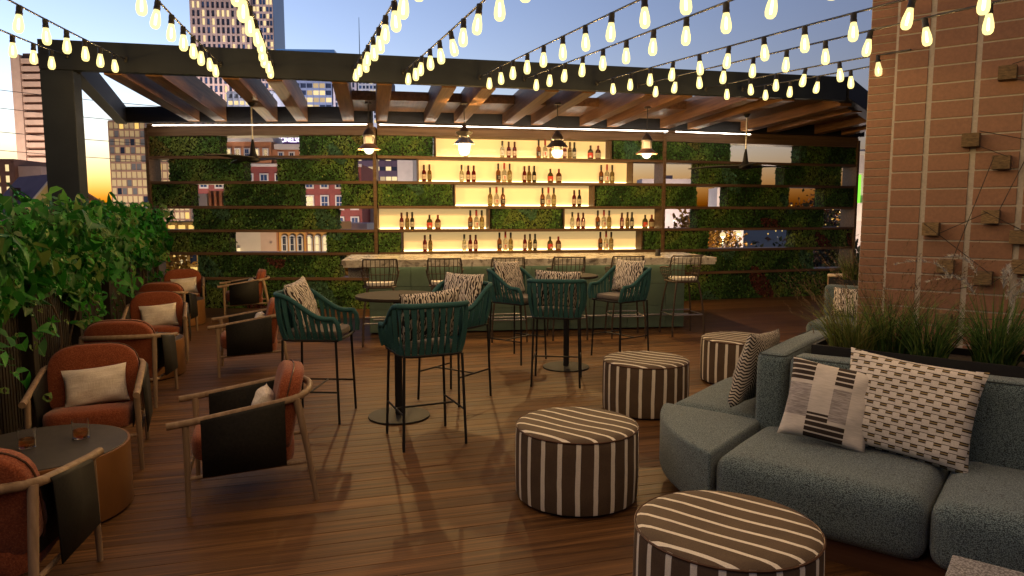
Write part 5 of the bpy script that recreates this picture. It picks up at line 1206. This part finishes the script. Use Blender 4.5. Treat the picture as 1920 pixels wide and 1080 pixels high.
# --- right side: pale buildings, lit street, trees, classical building with columns glowing green
M['pale_stone'] = wallm('pale_stone', (.48, .40, .38))
pb = bld('pale_block', 'pale block with yellow lit windows in the right shelf gap', 'building', 41.6, 145, R(-3)); MB().box(0, 5.5, 0, 8, 0, 15.9).build('wall', M['pale_stone'], pb); MB().box(.3, 1.9, 1, 4, 15.9, 17.6).build('roof_room', M['grey_brown'], pb)
facade(pb, 2.2, 5.4, 11.0, 14.6, 4, 3, M['pale_stone'], [M['pane_gold'], M['pane_dark']], [3, 2], .4, .35, .2, seed=51)
lo_ = bld('low_block', 'long low pale rooftop on the skyline behind the right shelf post', 'building', 34.5, 190, 0); MB().box(0, 14, 0, 8, 0, 19.8).build('wall', M['grey_brown'], lo_); MB().box(4.5, 8.5, 2, 6, 19.8, 20.8).build('roof_room', M['grey_brown'], lo_)
cb = bld('columned_hall', 'pale classical hall with columns glowing green beside the tiled wall', 'building', 56.5, 118, R(-20)); MB().box(0, 16, 1.2, 14, 0, 21.2).build('wall', M['pale_stone'], cb); MB().box(-.5, 16.5, -.3, 14, 17.2, 20.2).build('entablature', M['pale_stone'], cb); MB().box(-.5, 16.5, -.5, 14, 20.2, 20.8).build('cornice', M['white_trim'], cb)
M['green_glow'] = m_emit('green_column_glow', (.25, 1, .05), .25)  # green light put into every other column as its own glow
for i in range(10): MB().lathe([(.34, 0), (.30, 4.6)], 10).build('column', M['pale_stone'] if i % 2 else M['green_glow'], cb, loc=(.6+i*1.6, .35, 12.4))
MB().box(-.6, 16.6, -.4, 1.2, 9.5, 12.4).build('podium', M['white_trim'], cb)
road = tag(MB().box(10, 120, 84, 93, GZ+.01, GZ+.03).build('road', wallm('asphalt', (.06, .055, .05))), 'grey street below the right shelf gaps', 'road', kind='structure')
def tree(x, y, h, r, lab, cols, n, seed, lights=0, zc=.62):
    t = empty('tree', (x, y, GZ), 0, lab, 'tree', 'trees beyond the shelf wall'); rng = np.random.default_rng(seed)
    tk = MB().tube([(0, 0, 0), (.1, 0, h*.3), (0, .1, h*.7)], [.28, .22, .08], 7).build('trunk', M['stem'], t, smooth=60)
    for k in range(5):
        g_ = k*1.3; MB().tube([(0, 0, h*(.3+.06*k)), (math.cos(g_)*r*.4, math.sin(g_)*r*.4, h*(.5+.06*k)), (math.cos(g_)*r*.7, math.sin(g_)*r*.7, h*(.62+.06*k))], [.12, .08, .03], 5).build('limb', M['stem'], tk, smooth=60)
    cc = rng.normal(0, 1, (14, 3)); cc /= np.linalg.norm(cc, axis=1)[:, None]; cc *= rng.uniform(.35, .85, (14, 1)); pk = cc[rng.integers(0, 14, n)]+rng.normal(0, .20, (n, 3))
    P = pk*np.array([r, r, h*.36])+np.array([0, 0, h*zc]); s = rng.uniform(.14, .30, n); a = rng.normal(0, 1, (n, 3)); a /= np.linalg.norm(a, axis=1)[:, None]; b = np.cross(a, rng.normal(0, 1, (n, 3))); b /= np.linalg.norm(b, axis=1)[:, None]
    V = np.stack([P-a*s[:, None], P+b*s[:, None]*.6, P+a*s[:, None], P-b*s[:, None]*.6], 1).reshape(-1, 3); F = np.arange(4*n).reshape(-1, 4)
    c = np.array(cols)[rng.integers(0, len(cols), n)]*rng.uniform(.6, 1.4, (n, 1)); C = np.concatenate([np.repeat(c, 4, 0), np.ones((4*n, 1))], 1)
    tag(link('crown', arr_mesh('crown', V, F, M['leaf'], C), t), kind='stuff')
    if lights:
        m = MB(); q = rng.normal(0, .55, (lights, 3))*np.array([r, r, h*.3])+np.array([0, -.3, h*zc])
        for p in q: m.lathe([(.001, -.09), (.08, 0), (.001, .09)], 6, tuple(p))
        tag(m.build('fairy_lights', M['pane_gold'], t), kind='stuff')
DG = [(.020, .028, .014), (.03, .035, .02), (.045, .03, .03)]; AU = [(.20, .10, .02), (.14, .075, .02), (.25, .15, .03)]
tree(16.2, 64, 11.5, 3.0, 'golden lit street tree at the left of the right shelf gaps', AU, 2600, 301, 90); tree(20.5, 70, 10.5, 3.0, 'golden street tree beside the lit road', AU, 2200, 302, 60)
tree(30.5, 72, 13.2, 3.4, 'dark tree hung with golden fairy lights in the right shelf gap', DG, 3200, 303, 110); tree(33.5, 78, 11.8, 3.2, 'dark tree right of the fairy-lit tree', DG, 2600, 304, 30)
tree(19.5, 50, 9.0, 3.4, 'dark purple-green tree at the left of the low right gap', DG, 2600, 305); tree(23.0, 52, 9.2, 3.2, 'dark tree in the middle of the low right gap', DG, 2600, 306); tree(25.6, 50, 8.8, 2.8, 'greyish tree at the right of the low right gap', [(.05, .06, .04), (.03, .04, .025)], 2200, 307)
tree(31.5, 60, 9.6, 3.0, 'dark tree behind the right end of the shelf wall', DG, 2400, 308); tree(-12.4, 52, 8.2, 2.6, 'golden autumn tree beside the left end of the bar counter', AU, 2400, 309, 50); tree(-27.2, 55, 8.6, 2.4, 'golden autumn tree behind the lowest left shelf gap', AU, 2200, 310, 40)
tree(37.5, 84, 11.5, 3.0, 'golden lit tree between the shelf wall end and the tiled wall', AU, 2200, 311, 80)
tag(MB().box(-30, -5, 28, 50, GZ, GZ+.06).build('lawn', M['lawn']), 'green lawn behind the left end of the bar', 'lawn', kind='structure')
for i, (x, y) in enumerate(((17.2, 58), (21.0, 66), (36.0, 80))):
    l = empty('street_lamp', (x, y, GZ), 0, f'street lamp with a glowing head, {ORD[i]} from the left beyond the right shelves', 'street lamp', 'street lamps')
    MB().tube([(0, 0, 0), (0, 0, 8.7)], [.09, .05], 6).build('pole', M['steel'], l); MB().lathe([(.001, 8.65), (.22, 8.8), (.25, 9.0), (.12, 9.15), (.001, 9.2)], 8).build('lamp_head', M['pane_lit'], l); lamp(l, (0, 0, 8.4), 700, (1, .66, .30), .1)

# ---- unseen floodlights added to brighten the facades from the streets and roofs below
def added_flood(x, y, z, power, color, lab):
    f = empty('added_floodlight', (x, y, z), 0, lab, 'added_floodlight', 'added fill lights of the city')
    MB().box(-.35, .35, -.15, .15, -.6, -.25).build('housing', M['steel'], f); MB().tube([(0, 0, -.55), (0, 0, min(-1., GZ-z))], .06, 6).build('pole', M['steel'], f)
    lamp(f, (0, 0, 0), power*.55, color, .25)
WL = (1, .80, .62)
added_flood(-22.5, 70, -3.0, 2300, WL, 'added street fill light at the right foot of the brick hotel'); added_flood(-33.5, 72, -3.0, 2000, WL, 'added street fill light at the left foot of the brick hotel'); added_flood(-30, 62, -6, 1200, WL, 'added street fill light before the finned block'); added_flood(-17.5, 46, -6.5, 1500, (1, .72, .40), 'added street fill light before the gold arched building'); added_flood(-25, 104, -4, 6000, WL, 'added street fill light before the dark violet office')
added_flood(-58, 92, -5, 6000, WL, 'added street fill light before the bronze glass office'); added_flood(-97, 126, 2, 22000, WL, 'added street fill light before the beige apartment slab'); added_flood(-38, 50, -6, 800, WL, 'added street fill light before the yellow gabled house')
added_flood(-117, 258, 30, 60000, (1, .82, .74), 'added rooftop fill light below the stone tower'); added_flood(-70, 240, 26, 30000, (.9, .88, 1), 'added rooftop fill light below the blue office tower'); added_flood(44, 128, -5, 9000, WL, 'added street fill light before the pale right block'); added_flood(60, 105, -5, 6000, WL, 'added street fill light before the columned hall')
added_flood(40, 176, 0, 9000, WL, 'added street fill light before the long low pale rooftop')
added_flood(22, 44, -7.5, 500, (1, .8, .75), 'added park fill light among the dark trees right of the bar')

for i, (z0, z1) in enumerate(((19.5, 15.5), (17.0, 13.2), (13.6, 10.6), (11.0, 8.4))):
    tag(MB().tube([(-78+4.6*k, 100, z0+(z1-z0)*k/9-.35*math.sin(math.pi*k/9)) for k in range(10)], .045, 5).build('power_line', M['steel']), f'thin overhead power line crossing the sunset, {["topmost", "second", "third", "lowest"][i]} of four', 'power line', 'power lines in the sunset sky')
